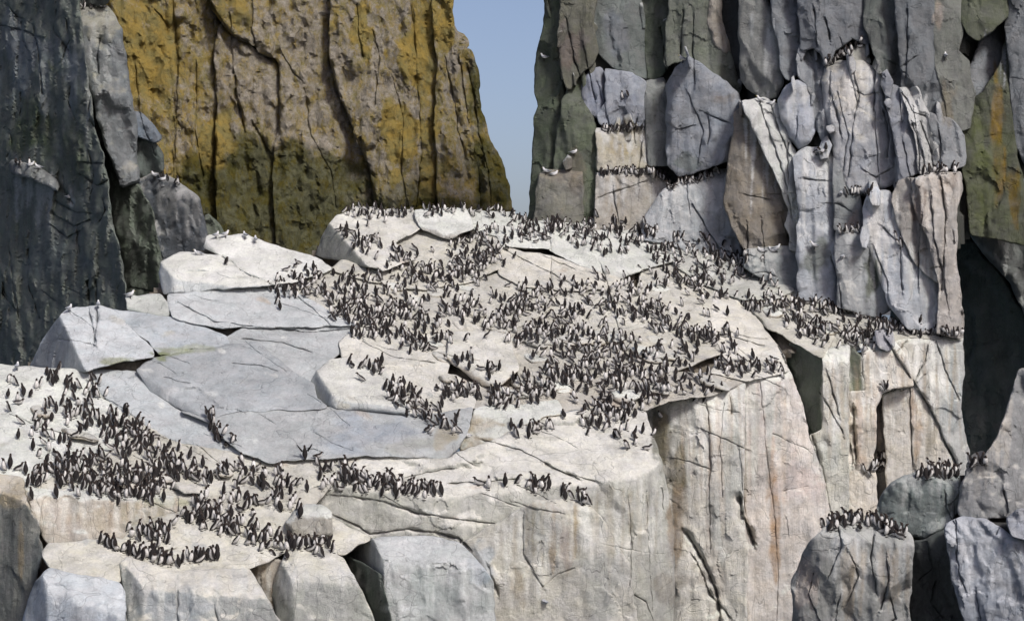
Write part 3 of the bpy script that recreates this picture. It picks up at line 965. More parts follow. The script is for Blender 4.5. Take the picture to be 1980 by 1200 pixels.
rock(LCL, 'rock_plate', [(850, -130), (872, -130), (875, 0), (878, 58), (903, 70), (908, 92), (888, 100), (900, 200), (912, 260), (925, 330), (930, 470), (850, 490), (846, 400), (840, 250), (846, 120), (835, 30)], [LQ(880, 230, -.1, 16)], (1, 1, 1), lich=.52, **lc)
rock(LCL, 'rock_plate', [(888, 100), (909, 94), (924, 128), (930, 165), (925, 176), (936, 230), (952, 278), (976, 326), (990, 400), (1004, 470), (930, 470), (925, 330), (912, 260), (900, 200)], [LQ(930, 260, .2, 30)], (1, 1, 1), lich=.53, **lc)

# right cliff
rc = dict(rough=.9, rib=.11, cut=0.5, streak=.3, sp=3.2, r=3.0, amp=.12, T=1.6, gap=-4.5, blend=.025)
RCV = []
def RC(poly, planes, col, topc=None, name='rock_column', **k):
    q = dict(rc); q.update(k)
    pa = np.array(poly, float)
    (x0, y0), (x1, y1) = pa.min(0), pa.max(0)
    ym, w = (y0 + y1) / 2, x1 - x0
    p0 = planes[0]
    RCV.append((pa, p0, col))
    yw = math.degrees(math.atan2(p0.n[0], -p0.n[1]))
    pt = math.degrees(math.asin(p0.n[2]))
    rr = random.Random(int(x0 * 7 + y0))
    if w > 34:                       # broken corners: flat facets either side of the main face
        xl, xr = x0 + w * rr.uniform(.12, .38), x1 - w * rr.uniform(.10, .34)
        planes = list(planes) + [Plane(xl, ym, float(p0.Y(xl, ym)), yw - rr.uniform(14, 36), pt + rr.uniform(-3, 5)),
                                 Plane(xr, ym, float(p0.Y(xr, ym)), yw + rr.uniform(14, 34), pt + rr.uniform(-3, 5)),
                                 Plane((x0 + x1) / 2, y0 + (y1 - y0) * .22, float(p0.Y((x0 + x1) / 2, y0 + (y1 - y0) * .22)), yw + rr.uniform(-15, 15), pt + rr.uniform(12, 26))]
    return rock(RCL, name, poly, planes, col, topc, **q)
RC([(1064, -120), (1086, -120), (1085, 0), (1082, 80), (1090, 140), (1085, 230), (1070, 330), (1062, 450), (1022, 450), (1030, 370), (1034, 290), (1036, 225), (1044, 206), (1036, 180), (1037, 130), (1045, 100), (1051, 60), (1060, 0)], [C(1060, .3, -30), C(1045, .5, -60)], (0.098, 0.109, 0.081))
RC([(1085, -120), (1152, -120), (1150, 0), (1142, 50), (1152, 95), (1146, 118), (1122, 140), (1100, 170), (1090, 140), (1082, 80), (1085, 0)], [C(1115, -.2, -18, 2)], (0.146, 0.143, 0.114))
RC([(1152, -120), (1236, -120), (1236, 0), (1244, 40), (1254, 120), (1252, 152), (1222, 142), (1190, 128), (1165, 108), (1150, 92), (1142, 50), (1150, 0)], [C(1200, .1, -8, 3)], (0.166, 0.178, 0.166))
RC([(1236, -120), (1300, -120), (1298, 20), (1290, 60), (1288, 128), (1278, 148), (1254, 152), (1254, 120), (1244, 40)], [C(1265, .7, -25)], (0.122, 0.134, 0.105))
RC([(1300, -120), (1378, -120), (1376, 0), (1372, 45), (1386, 88), (1410, 105), (1424, 150), (1430, 178), (1384, 146), (1332, 110), (1300, 118), (1288, 128), (1290, 60), (1298, 20)], [C(1350, .2, -12, 3)], (0.166, 0.173, 0.143))
RC([(1377, -120), (1392, -120), (1391, 25), (1398, 60), (1408, 100), (1404, 104), (1387, 86), (1373, 45)], [C(1390, .1, 10)], (0.351, 0.316, 0.267), r=5)
RC([(1396, -120), (1430, -120), (1432, 60), (1436, 160), (1426, 150), (1412, 100), (1400, 50)], [C(1415, 1.6, -30)], DARK)
RC([(1430, -120), (1484, -120), (1482, 0), (1495, 35), (1508, 70), (1512, 95), (1511, 158), (1500, 186), (1472, 192), (1446, 168), (1436, 150), (1432, 60)], [C(1472, -.5, 4, 2), C(1445, -.2, -40, 2)], (0.263, 0.262, 0.243), r=16, amp=.5)
RC([(1484, -120), (1542, -120), (1541, 0), (1546, 40), (1550, 62), (1545, 100), (1546, 140), (1524, 152), (1512, 130), (1511, 80), (1496, 35)], [C(1525, -.1, -8)], (0.244, 0.252, 0.257))
RC([(1542, -120), (1668, -120), (1666, 0), (1671, 40), (1682, 84), (1664, 82), (1648, 72), (1612, 98), (1596, 128), (1588, 100), (1574, 88), (1551, 96), (1550, 62), (1545, 30)], [C(1600, .15, -4, 3)], (0.210, 0.217, 0.224))
RC([(1668, -120), (1735, -120), (1732, 0), (1740, 90), (1752, 168), (1714, 162), (1702, 130), (1690, 92), (1674, 45)], [C(1700, .25, -20)], (0.166, 0.173, 0.157))
RC([(1735, -120), (1802, -120), (1802, 0), (1806, 60), (1811, 120), (1826, 182), (1836, 226), (1792, 216), (1772, 170), (1752, 168), (1740, 90), (1732, 0)], [C(1780, 0, -6)], (0.181, 0.188, 0.190))
RC([(1802, -120), (1866, -120), (1865, 0), (1860, 42), (1850, 100), (1870, 122), (1880, 180), (1874, 245), (1860, 250), (1838, 228), (1826, 182), (1811, 120), (1806, 60)], [C(1840, .1, 4)], (0.195, 0.198, 0.176))
RC([(1866, -120), (1948, -120), (1947, 0), (1946, 32), (1920, 54), (1892, 76), (1874, 66), (1860, 42)], [C(1900, .3, -10)], (0.122, 0.129, 0.095))
RC([(1946, 34), (1948, 70), (1932, 130), (1902, 176), (1872, 196), (1880, 130), (1898, 78), (1920, 56)], [C(1915, .5, 12, 10)], (0.254, 0.262, 0.267), r=7)
RC([(1872, 198), (1904, 178), (1934, 132), (1949, 76), (1958, 180), (1962, 300), (1985, 380), (1985, 470), (1880, 450), (1866, 330), (1862, 260)], [C(1920, .7, -18, 6)], (0.096, 0.101, 0.070))
RC([(1948, -120), (2080, -120), (2080, 300), (1985, 320), (1964, 280), (1958, 180), (1949, 70)], [C(1980, .5, -12)], (0.186, 0.193, 0.195))
# second tier
RC([(1100, 172), (1124, 146), (1134, 160), (1128, 200), (1150, 240), (1156, 330), (1150, 450), (1062, 450), (1070, 330), (1085, 235), (1092, 190)], [C(1110, -.5, -22, 4)], (0.128, 0.140, 0.104))
RC([(1044, 338), (1062, 330), (1090, 330), (1106, 302), (1122, 308), (1128, 450), (1034, 450)], [C(1080, -.9, -15, 3), CT(1075, 345, C(1075, -.9, -15, 3), 50)], (0.201, 0.195, 0.165), (0.268, 0.244, 0.195))
RC([(1130, 152), (1142, 136), (1162, 132), (1172, 156), (1172, 196), (1158, 226), (1142, 216), (1130, 190)], [C(1150, -.8, -6, 6)], (0.305, 0.317, 0.354), r=16, amp=.5)
RC([(1174, 136), (1222, 144), (1246, 162), (1250, 226), (1236, 242), (1200, 238), (1164, 240), (1160, 226), (1174, 196)], [C(1210, -.5, -2, 1)], (0.329, 0.342, 0.366))
RC([(1156, 252), (1200, 250), (1236, 244), (1252, 258), (1254, 318), (1218, 322), (1158, 328)], [C(1205, -1.1, 2, 3), CT(1205, 258, C(1205, -1.1, 2, 3), 55)], (0.488, 0.451, 0.366), (0.561, 0.537, 0.488))
RC([(1252, 160), (1282, 156), (1292, 200), (1292, 262), (1290, 318), (1256, 318), (1254, 258), (1248, 200)], [C(1270, -.2, -14)], (0.244, 0.250, 0.232))
RC([(1290, 168), (1308, 132), (1330, 113), (1382, 146), (1426, 182), (1432, 202), (1422, 240), (1408, 308), (1372, 322), (1316, 338), (1292, 318), (1292, 220)], [C(1360, -1.0, 0, -3), C(1400, -1.0, 30, 0), C(1310, -.9, -30, 0)], (0.305, 0.317, 0.336), r=16, amp=.45, name='boulder')
RC([(1156, 336), (1200, 332), (1256, 332), (1292, 346), (1292, 378), (1250, 415), (1246, 455), (1150, 450)], [C(1215, -1.3, -2, 3), CT(1215, 342, C(1215, -1.3, -2, 3), 55)], (0.403, 0.372, 0.323), (0.512, 0.488, 0.439))
RC([(1292, 362), (1340, 350), (1390, 330), (1408, 332), (1398, 392), (1420, 450), (1446, 520), (1380, 510), (1300, 470), (1246, 460), (1250, 418)], [C(1350, -1.0, -6, 10), CT(1350, 362, C(1350, -1.0, -6, 10), 50)], (0.439, 0.451, 0.451), (0.512, 0.512, 0.500))
RC([(1424, 216), (1440, 206), (1456, 240), (1476, 290), (1502, 342), (1526, 402), (1528, 480), (1448, 492), (1420, 440), (1400, 392), (1412, 310), (1422, 250)], [C(1465, -1.1, -10, 5)], (0.281, 0.250, 0.207))
RC([(1438, 198), (1478, 194), (1508, 206), (1522, 258), (1540, 312), (1547, 400), (1543, 480), (1530, 480), (1527, 402), (1503, 342), (1477, 290), (1457, 240)], [C(1500, -1.2, 2, 5), C(1520, -1.2, 25, 5)], (.56, .56, .52))
RC([(1520, 168), (1542, 157), (1560, 163), (1571, 195), (1578, 240), (1566, 270), (1546, 287), (1530, 266), (1514, 230), (1507, 195)], [C(1550, -.9, 8, 4), C(1525, -.8, -30, 4)], (0.439, 0.451, 0.476), r=18, amp=.5)
RC([(1546, 102), (1572, 92), (1586, 102), (1592, 140), (1590, 190), (1604, 245), (1614, 300), (1600, 284), (1582, 250), (1572, 195), (1562, 160), (1546, 146)], [C(1580, -.2, 5)], (0.329, 0.336, 0.342), rib=.3)
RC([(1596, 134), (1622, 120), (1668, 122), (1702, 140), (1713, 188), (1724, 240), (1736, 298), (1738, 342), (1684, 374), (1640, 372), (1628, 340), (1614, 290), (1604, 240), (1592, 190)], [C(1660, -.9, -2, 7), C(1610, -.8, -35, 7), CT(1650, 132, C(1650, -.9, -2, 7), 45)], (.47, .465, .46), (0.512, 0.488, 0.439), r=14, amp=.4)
RC([(1660, 84), (1670, 80), (1680, 122), (1655, 122), (1648, 108)], [C(1665, -.5, 0, 10)], (0.403, 0.390, 0.342), r=6)
RC([(1536, 304), (1560, 287), (1600, 286), (1614, 320), (1616, 400), (1612, 446), (1618, 500), (1616, 590), (1548, 578), (1543, 480), (1547, 400)], [C(1580, -1.2, -3, 5), C(1552, -1.15, -30, 5), CT(1580, 296, C(1580, -1.2, -3, 5), 45)], (0.439, 0.451, 0.464), (0.561, 0.561, 0.549), r=12)
RC([(1616, 300), (1628, 345), (1640, 374), (1660, 376), (1664, 400), (1668, 440), (1614, 444), (1616, 390)], [C(1640, -.5, -8)], (0.268, 0.275, 0.268))
RC([(1714, 162), (1742, 172), (1758, 215), (1772, 270), (1780, 330), (1740, 346), (1737, 298), (1724, 240)], [C(1745, -.8, -14, 6)], (0.305, 0.311, 0.329))
RC([(1742, 172), (1772, 172), (1792, 220), (1806, 262), (1818, 326), (1782, 334), (1772, 270), (1758, 215)], [C(1780, -1.0, 4, 6)], (0.488, 0.482, 0.458), rib=.3)
RC([(1794, 220), (1838, 232), (1862, 262), (1864, 318), (1818, 326), (1806, 262)], [C(1830, -.8, 0, 6)], (0.293, 0.299, 0.299))
RC([(1776, 345), (1800, 338), (1856, 334), (1858, 366), (1846, 402), (1846, 440), (1848, 520), (1858, 600), (1858, 652), (1816, 640), (1818, 545), (1800, 470), (1780, 420), (1768, 380)], [C(1830, -1.3, 0, 4), C(1850, -1.3, 35, 4), CT(1830, 342, C(1830, -1.3, 0, 4), 50)], (0.415, 0.384, 0.348), (0.561, 0.525, 0.476), rib=.25)
RC([(1738, 350), (1768, 348), (1768, 380), (1780, 422), (1800, 472), (1816, 545), (1772, 510), (1758, 480), (1742, 440), (1726, 390)], [C(1765, -1.0, -12, 4)], (0.366, 0.342, 0.311), rib=.25)
RC([(1672, 402), (1684, 376), (1718, 370), (1736, 418), (1748, 452), (1764, 500), (1812, 535), (1816, 640), (1758, 632), (1722, 590), (1706, 545), (1690, 490), (1672, 450)], [C(1735, -1.5, 2, 8), C(1690, -1.4, -40, 6), CT(1700, 382, C(1700, -1.5, 2, 8), 45)], (0.512, 0.525, 0.537), (0.600, 0.600, 0.598), r=12)
RC([(1618, 448), (1668, 446), (1688, 492), (1704, 546), (1722, 595), (1700, 612), (1622, 592), (1620, 510)], [C(1655, -1.2, -8, 4), CT(1640, 454, C(1640, -1.2, -8, 4), 45)], (0.366, 0.372, 0.366), (0.512, 0.500, 0.464))
RC([(1446, 484), (1528, 478), (1545, 482), (1550, 580), (1500, 548), (1440, 515)], [C(1495, -1.2, -10, 10), CT(1490, 490, C(1490, -1.2, -10, 10), 40)], (0.305, 0.317, 0.311), (0.439, 0.439, 0.415))

# splinters and wedged stones along the joints of the right cliff
rw = random.Random(19)
spots = []
for pa, p0, col in list(RCV):
    for k in range(len(pa)):
        a_, b_ = pa[k], pa[(k + 1) % len(pa)]
        for _ in range(2):
            t = rw.random()
            q = a_ + (b_ - a_) * t
            if 1050 < q[0] < 1850 and 0 < q[1] < 560:
                spots.append((q[0], q[1], p0, col))
rw.shuffle(spots)
done = []
for qx, qy, p0, col in spots:
    if len(done) >= 64:
        break
    if any(abs(qx - u) < 14 and abs(qy - v) < 24 for u, v in done):
        continue
    done.append((qx, qy))
    w, hh = rw.uniform(8, 26) / 2, rw.uniform(18, 64) / 2
    t = R(rw.uniform(-16, 6))
    pts = []
    for k in range(6):
        a = 2 * math.pi * (k + rw.uniform(-.35, .35)) / 6
        ux, uy = w * math.cos(a) * rw.uniform(.7, 1.2), hh * math.sin(a) * rw.uniform(.75, 1.2)
        pts.append((qx + ux * math.cos(t) - uy * math.sin(t), qy + ux * math.sin(t) + uy * math.cos(t)))
    dep = float(p0.Y(qx, qy)) + rw.uniform(-.10, .16)
    yw = rw.uniform(-25, 35)
    rock(RCL, 'rock', pts, [Plane(qx, qy, dep, yw, rw.uniform(2, 16)), Plane(qx - w * .3, qy, dep, yw - 40, 6), Plane(qx, qy - hh * .5, dep, yw, 45)],
         np.array(col) * rw.uniform(.8, 1.25), (.45, .45, .43), rough=.7, rib=0, streak=.4, sp=3.0, r=2.5, amp=.08, T=.9, gap=0, cut=.5, blend=.02)

# the slope: slabs
sl = dict(rough=.55, sp=3.2, r=3, amp=.12, T=1.0, gap=-2.2, blend=.05, cut=1.5)
def SL(poly, planes, col, topc=None, name='rock_slab', **k):
    q = dict(sl); q.update(k)
    return rock(SLO, name, poly, planes, col, topc, **q)
SL([(130, 600), (190, 590), (216, 600), (256, 640), (294, 674), (298, 690), (235, 697), (170, 716), (60, 708), (78, 668), (106, 624)], [S(200, 640, -.5), V(128, 640, -62, 8, -.45)], GREY, (0.638, 0.633, 0.627), r=7)
SL([(244, 574), (308, 568), (324, 590), (326, 613), (280, 606), (248, 598)], [S(290, 585, -.2, 4, -4), V(285, 598, -10, 10, -.2)], (0.410, 0.422, 0.388), (0.570, 0.559, 0.513))
SL([(216, 600), (280, 606), (330, 616), (380, 626), (438, 650), (442, 664), (332, 686), (308, 686), (290, 660), (256, 636)], [S(330, 645)], (0.536, 0.541, 0.547))
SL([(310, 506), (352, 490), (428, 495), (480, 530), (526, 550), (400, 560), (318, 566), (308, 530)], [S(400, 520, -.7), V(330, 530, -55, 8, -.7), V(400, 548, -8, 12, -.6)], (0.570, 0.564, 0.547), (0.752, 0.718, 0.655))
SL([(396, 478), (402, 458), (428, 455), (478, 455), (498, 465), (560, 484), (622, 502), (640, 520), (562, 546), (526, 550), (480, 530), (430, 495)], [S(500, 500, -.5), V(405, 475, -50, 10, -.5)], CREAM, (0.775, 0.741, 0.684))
SL([(326, 571), (400, 562), (526, 552), (562, 560), (640, 600), (690, 630), (560, 630), (480, 632), (420, 632), (380, 624), (332, 614), (326, 592)], [S(450, 595, -.15)], (0.570, 0.564, 0.553))
SL([(440, 652), (472, 634), (560, 632), (690, 633), (652, 660), (656, 686), (624, 705), (604, 738), (570, 720), (500, 662), (444, 664)], [S(560, 670, .05)], (.52, .515, .505))
SL([(265, 716), (300, 694), (440, 666), (500, 663), (570, 721), (604, 742), (612, 770), (634, 789), (460, 796), (400, 808), (350, 790), (290, 756)], [S(450, 730, -.3, -2), V(300, 740, -40, 12, -.25)], (.475, .475, .475))
SL([(350, 794), (400, 810), (460, 798), (640, 790), (790, 800), (850, 800), (912, 788), (900, 840), (884, 872), (866, 886), (780, 882), (700, 880), (600, 888), (520, 892), (470, 876), (436, 850), (420, 822)], [S(620, 840, -.25), V(880, 850, 35, 14, -.25)], (.47, .465, .455))
SL([(598, 742), (612, 718), (640, 698), (664, 694), (736, 716), (772, 746), (792, 798), (640, 788), (614, 770)], [S(690, 740, -.75), V(622, 735, -62, 8, -.7), V(690, 782, -5, 16, -.6)], (0.524, 0.519, 0.502), (0.718, 0.684, 0.621), r=9)
SL([(172, 716), (264, 720), (290, 757), (350, 796), (420, 824), (436, 852), (470, 878), (520, 893), (440, 872), (330, 850), (250, 800), (195, 762)], [S(330, 800, .1)], (0.547, 0.547, 0.541))
SL([(-90, 700), (60, 710), (172, 717), (195, 762), (250, 800), (240, 860), (150, 900), (60, 940), (-90, 960)], [S(90, 800, .1, 2)], CREAM, lay=.02)
SL([(250, 802), (330, 852), (440, 874), (520, 895), (600, 890), (700, 882), (640, 930), (560, 955), (470, 960), (345, 958), (240, 948), (160, 955), (60, 942), (150, 900), (240, 860)], [S(330, 900, .05)], (0.661, 0.616, 0.541), lay=.03)
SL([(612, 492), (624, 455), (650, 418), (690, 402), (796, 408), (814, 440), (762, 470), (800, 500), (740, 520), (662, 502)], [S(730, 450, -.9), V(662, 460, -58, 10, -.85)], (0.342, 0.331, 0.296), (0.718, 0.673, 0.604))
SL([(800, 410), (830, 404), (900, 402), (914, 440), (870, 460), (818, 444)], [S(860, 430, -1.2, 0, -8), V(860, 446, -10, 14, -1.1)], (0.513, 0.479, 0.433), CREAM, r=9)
SL([(904, 406), (940, 410), (990, 412), (1010, 428), (1080, 430), (1062, 480), (972, 476), (960, 456), (916, 440)], [S(980, 440, -.5)], PALE, CREAM, lay=.04)
SL([(740, 520), (800, 500), (764, 470), (816, 442), (870, 462), (960, 457), (970, 476), (964, 522), (900, 546), (820, 560), (700, 540), (640, 520), (662, 503)], [S(830, 505, -.35)], (0.638, 0.593, 0.519), lay=.05)
SL([(970, 478), (1062, 496), (1130, 516), (1200, 540), (1232, 558), (1080, 561), (1000, 550), (962, 530)], [S(1080, 525, -.35)], (0.684, 0.633, 0.559))
SL([(1062, 482), (1080, 430), (1200, 432), (1292, 456), (1300, 505), (1240, 520), (1200, 540), (1130, 516)], [S(1180, 480, -.4), V(1225, 525, -5, 12, -.4)], PALE, CREAM, lay=.05)
SL([(1292, 457), (1440, 506), (1536, 562), (1500, 578), (1440, 580), (1380, 560), (1300, 508)], [S(1400, 530, -.3)], (0.456, 0.450, 0.410), (0.547, 0.524, 0.473), lay=.04)
SL([(640, 521), (700, 541), (820, 561), (900, 547), (960, 532), (1000, 551), (1080, 563), (1060, 600), (980, 640), (870, 642), (790, 641), (690, 632), (640, 600), (564, 560), (530, 552), (562, 547)], [S(800, 590, -.15)], (0.638, 0.593, 0.524), lay=.05)
SL([(1080, 563), (1232, 560), (1242, 522), (1300, 510), (1380, 561), (1372, 640), (1290, 622), (1200, 642), (1092, 622), (1062, 601)], [S(1220, 580, -.1)], (0.661, 0.616, 0.541), lay=.05)
SL([(690, 634), (790, 643), (870, 643), (872, 690), (864, 722), (930, 746), (914, 788), (850, 799), (792, 798), (772, 745), (736, 715), (664, 692), (656, 662)], [S(780, 710, -.1)], (0.684, 0.638, 0.570), lay=.01)
SL([(872, 643), (980, 641), (1002, 715), (962, 746), (932, 744), (866, 692)], [S(940, 690, -.45), V(905, 715, -40, 14, -.4)], (0.536, 0.467, 0.388), (0.695, 0.650, 0.581))
SL([(980, 641), (1060, 602), (1092, 623), (1200, 643), (1290, 623), (1372, 641), (1400, 680), (1300, 720), (1180, 722), (1080, 742), (1002, 746), (1003, 715)], [S(1190, 680, -.05)], (0.604, 0.559, 0.490), lay=.06)
SL([(1380, 562), (1440, 581), (1482, 640), (1516, 690), (1526, 716), (1516, 718), (1440, 736), (1372, 720), (1401, 680), (1373, 641)], [S(1450, 655, -.15)], (0.707, 0.655, 0.581))
SL([(932, 746), (1002, 747), (1080, 743), (1180, 723), (1300, 721), (1372, 721), (1440, 737), (1372, 764), (1292, 774), (1248, 792), (1200, 784), (1092, 792), (1080, 772), (930, 786), (916, 788)], [S(1170, 755, 0)], (0.570, 0.519, 0.456), lay=.06)
SL([(918, 792), (932, 787), (1078, 774), (1092, 796), (1050, 806), (1000, 830), (960, 846), (892, 872), (890, 850), (904, 838)], [S(980, 810, -.1), V(1000, 815, -12, 25, -.1)], (0.524, 0.456, 0.365), CREAM)
SL([(1440, 582), (1500, 579), (1536, 563), (1620, 592), (1640, 600), (1612, 650), (1590, 690), (1560, 676), (1528, 656), (1484, 634)], [S(1540, 620, -.15)], (0.638, 0.593, 0.519), lay=.02)
SL([(1640, 600), (1700, 613), (1760, 636), (1858, 646), (1858, 656), (1756, 652), (1690, 664), (1642, 680), (1592, 692), (1612, 650)], [S(1690, 640, -.1), V(1700, 655, 0, 10, -.1)], (0.524, 0.490, 0.433), lay=.04)
rz = random.Random(31)
def steps(line, hw, n, wmin=34, wmax=84):
    L_ = resample(line, 5.0)
    for _ in range(n):
        q = L_[rz.randrange(len(L_))]
        cx, cy = q[0] + rz.gauss(0, hw), q[1] + rz.gauss(0, hw * .6)
        w, hh = rz.uniform(wmin, wmax) / 2, rz.uniform(13, 26) / 2
        t = R(rz.uniform(2, 20))
        pts = []
        for k in range(7):
            a = 2 * math.pi * (k + rz.uniform(-.25, .25)) / 7
            ux, uy = w * math.cos(a), hh * math.sin(a)
            pts.append((cx + ux * math.cos(t) - uy * math.sin(t), cy + ux * math.sin(t) + uy * math.cos(t)))
        of = -rz.uniform(.12, .42)
        yw = rz.uniform(-30, 22)
        SL(pts, [S(cx, cy, of, rz.uniform(-6, 6), rz.uniform(-6, 8)), V(cx, cy + hh * .35, yw, rz.uniform(6, 22), of), V(cx - w * .6, cy, -60, 12, of * .8)],
           rz.choice([(.50, .43, .35), (.56, .50, .43), (.52, .49, .44), (.45, .40, .33)]), rz.choice([CREAM, (.66, .61, .54), (.62, .585, .53)]), gap=-.5, r=4, amp=.12, T=.7)
steps([(700, 470), (860, 450), (1000, 450), (1200, 460), (1400, 520)], 16, 13)
steps([(620, 560), (800, 560), (900, 560), (1050, 580), (1250, 570), (1380, 600)], 20, 13)
steps([(880, 620), (1000, 650), (1150, 670), (1300, 690)], 26, 15)
steps([(960, 760), (1080, 750), (1200, 760), (1340, 740)], 14, 11)
steps([(820, 660), (900, 700), (860, 760)], 18, 5)
steps([(1500, 600), (1600, 630), (1690, 640)], 10, 6, 26, 54)
steps([(60, 760), (180, 840), (120, 900), (300, 910), (440, 920)], 26, 9, 40, 90)
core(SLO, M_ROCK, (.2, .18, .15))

# pale wall under the slope
wl = dict(rough=.6, rib=.075, streak=.6, sp=3.2, r=4, amp=.10, T=1.4, gap=-1.5, cut=2.0)
def WL(poly, planes, col, topc=None, name='rock_face', **k):
    q = dict(wl); q.update(k)
    return rock(WALL, name, poly, planes, col, topc, **q)
WL([(1240, 780), (1290, 758), (1330, 756), (1370, 748), (1440, 722), (1440, 850), (1436, 960), (1446, 1060), (1440, 1290), (1190, 1290), (1180, 1000), (1190, 880), (1240, 815)],
   [V(1336, 772, -42, 5, .0), V(1385, 758, -4, 4, -.15), S(1385, 758, .02)], (0.632, 0.591, 0.532), CREAM, blend=.3)
WL([(1440, 722), (1513, 702), (1524, 704), (1545, 770), (1556, 800), (1564, 850), (1585, 900), (1602, 985), (1600, 1010), (1570, 1050), (1560, 1120), (1540, 1290), (1440, 1290), (1446, 1060), (1438, 960), (1442, 850)], [V(1490, 724, 4, 4, -.15), V(1530, 722, 30, 4, -.15), S(1490, 722, .02)], (0.655, 0.591, 0.544), CREAM)
WL([(1516, 690), (1528, 660), (1560, 678), (1590, 692), (1592, 760), (1590, 830), (1566, 840), (1556, 800), (1545, 765), (1530, 722)], [V(1575, 682, -50, 2, .1)], (.17, .185, .155), streak=.4)  # left-facing recess, its shade put into the dark colour
WL([(1590, 676), (1642, 664), (1640, 760), (1640, 900), (1640, 1060), (1604, 1060), (1586, 900), (1566, 842), (1590, 830), (1593, 760)], [V(1615, 690, -2, 3, -.25), S(1615, 688, -.1)], (0.608, 0.579, 0.515), CREAM)
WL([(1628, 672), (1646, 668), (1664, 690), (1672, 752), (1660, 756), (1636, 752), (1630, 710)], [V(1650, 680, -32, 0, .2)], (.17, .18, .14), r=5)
WL([(1664, 664), (1690, 652), (1724, 646), (1760, 700), (1768, 745), (1730, 750), (1704, 758), (1694, 790), (1690, 880), (1700, 1030), (1640, 1060), (1640, 900), (1642, 756), (1674, 756)], [V(1690, 668, 4, 3, -.3), S(1690, 668, -.08)], (0.655, 0.591, 0.521), CREAM)
WL([(1692, 640), (1706, 632), (1726, 640), (1732, 668), (1716, 680), (1698, 670)], [V(1712, 664, -5, 12, -.7)], (0.386, 0.374, 0.398), name='boulder', r=12, amp=.4)
WL([(1724, 646), (1760, 642), (1800, 646), (1790, 700), (1768, 742), (1748, 700)], [V(1765, 654, 0, 4, -.2), S(1765, 654, -.08)], (0.515, 0.480, 0.433), CREAM)
WL([(1800, 646), (1860, 648), (1864, 722), (1856, 790), (1870, 860), (1890, 990), (1852, 990), (1830, 862), (1800, 792), (1768, 744), (1790, 700)], [V(1830, 656, 8, 3, -.15), V(1855, 656, 40, 3, -.15), S(1830, 656, -.08)], (0.503, 0.491, 0.468), CREAM)
WL([(1706, 762), (1732, 754), (1766, 746), (1800, 794), (1830, 864), (1850, 906), (1860, 1010), (1716, 1030), (1712, 850)], [V(1765, 655, 2, 3, -.1)], (0.585, 0.538, 0.480), CREAM)
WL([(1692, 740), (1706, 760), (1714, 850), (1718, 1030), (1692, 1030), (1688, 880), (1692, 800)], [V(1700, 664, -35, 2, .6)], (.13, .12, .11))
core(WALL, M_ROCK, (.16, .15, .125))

# lower slab, ledges and blocks along the bottom
fr = dict(rough=.75, sp=3.2, r=3.5, amp=.13, T=1.2, gap=-2.0, cut=2.5, blend=.05, streak=.45, rib=.06)
def FR(poly, planes, col, topc=None, name='rock_block', **k):
    q = dict(fr); q.update(k)
    return rock(FRONT, name, poly, planes, col, topc, **q)
FR([(700, 882), (780, 884), (868, 888), (892, 874), (960, 848), (1050, 808), (1092, 798), (1200, 786), (1246, 795), (1264, 850), (1288, 930), (1302, 1030), (1300, 1290), (1240, 1290), (1215, 1090), (1160, 1000), (1132, 968), (1040, 968), (960, 1010), (890, 1048), (830, 1036), (720, 1040), (660, 1010), (600, 985), (640, 935)],
   [S(950, 930, 0), V(1050, 978, -4, 8), V(1200, 925, 14, 6), V(1268, 900, 52, 5)], (0.526, 0.503, 0.450), (0.737, 0.690, 0.620), name='rock_slab', blend=.10, sp=3.4)
FR([(892, 1048), (960, 1010), (1040, 968), (1132, 966), (1160, 1000), (1215, 1088), (1242, 1290), (962, 1290), (952, 1120), (922, 1080)], [V(1050, 975, -6, 7, -.12), S(1050, 978, -.1)], (0.526, 0.491, 0.433), (0.679, 0.632, 0.556))
FR([(664, 1072), (720, 1041), (830, 1037), (888, 1048), (922, 1082), (952, 1122), (962, 1290), (765, 1290), (752, 1180), (738, 1110), (700, 1085)], [S(800, 1065, -.1), V(820, 1096, 2, 12, -.05), V(750, 1110, -70, 2, 0)], (.50, .495, .47), (.62, .61, .59), blend=.06)
FR([(664, 1072), (700, 1086), (738, 1112), (752, 1182), (765, 1290), (730, 1290), (720, 1180), (692, 1122), (676, 1090)], [V(715, 1100, -62, 0, .6)], (.11, .12, .105), streak=.2)  # shaded side of the gap between blocks, painted dark
FR([(545, 1082), (558, 1066), (600, 1060), (642, 1064), (664, 1080), (692, 1128), (726, 1210), (740, 1290), (545, 1290), (532, 1170), (522, 1150)], [S(600, 1085, -.2), V(610, 1122, 4, 14, -.15), V(556, 1110, -60, 4, -.1)], (.42, .41, .37), (0.714, 0.667, 0.585), r=5, amp=.15, blend=.06)
FR([(484, 1100), (532, 1078), (548, 1086), (524, 1150), (534, 1190), (548, 1290), (534, 1290), (508, 1142)], [V(515, 1090, -20, 12, .5)], (0.351, 0.298, 0.240), (0.526, 0.468, 0.398))
FR([(232, 1090), (246, 1076), (330, 1104), (480, 1100), (506, 1140), (545, 1210), (552, 1290), (245, 1290), (240, 1140)], [S(370, 1110, -.1), V(370, 1148, 2, 14, -.05), V(252, 1112, -50, 12, 0)], (.43, .425, .40), (0.725, 0.673, 0.597), blend=.05, r=4)
FR([(70, 1122), (98, 1098), (140, 1108), (232, 1126), (240, 1142), (246, 1290), (30, 1290), (48, 1180)], [S(160, 1125, -.15), V(150, 1160, -18, 24, -.1), V(85, 1130, -60, 10, 0)], (0.468, 0.480, 0.503), (0.655, 0.655, 0.655), blend=.06)
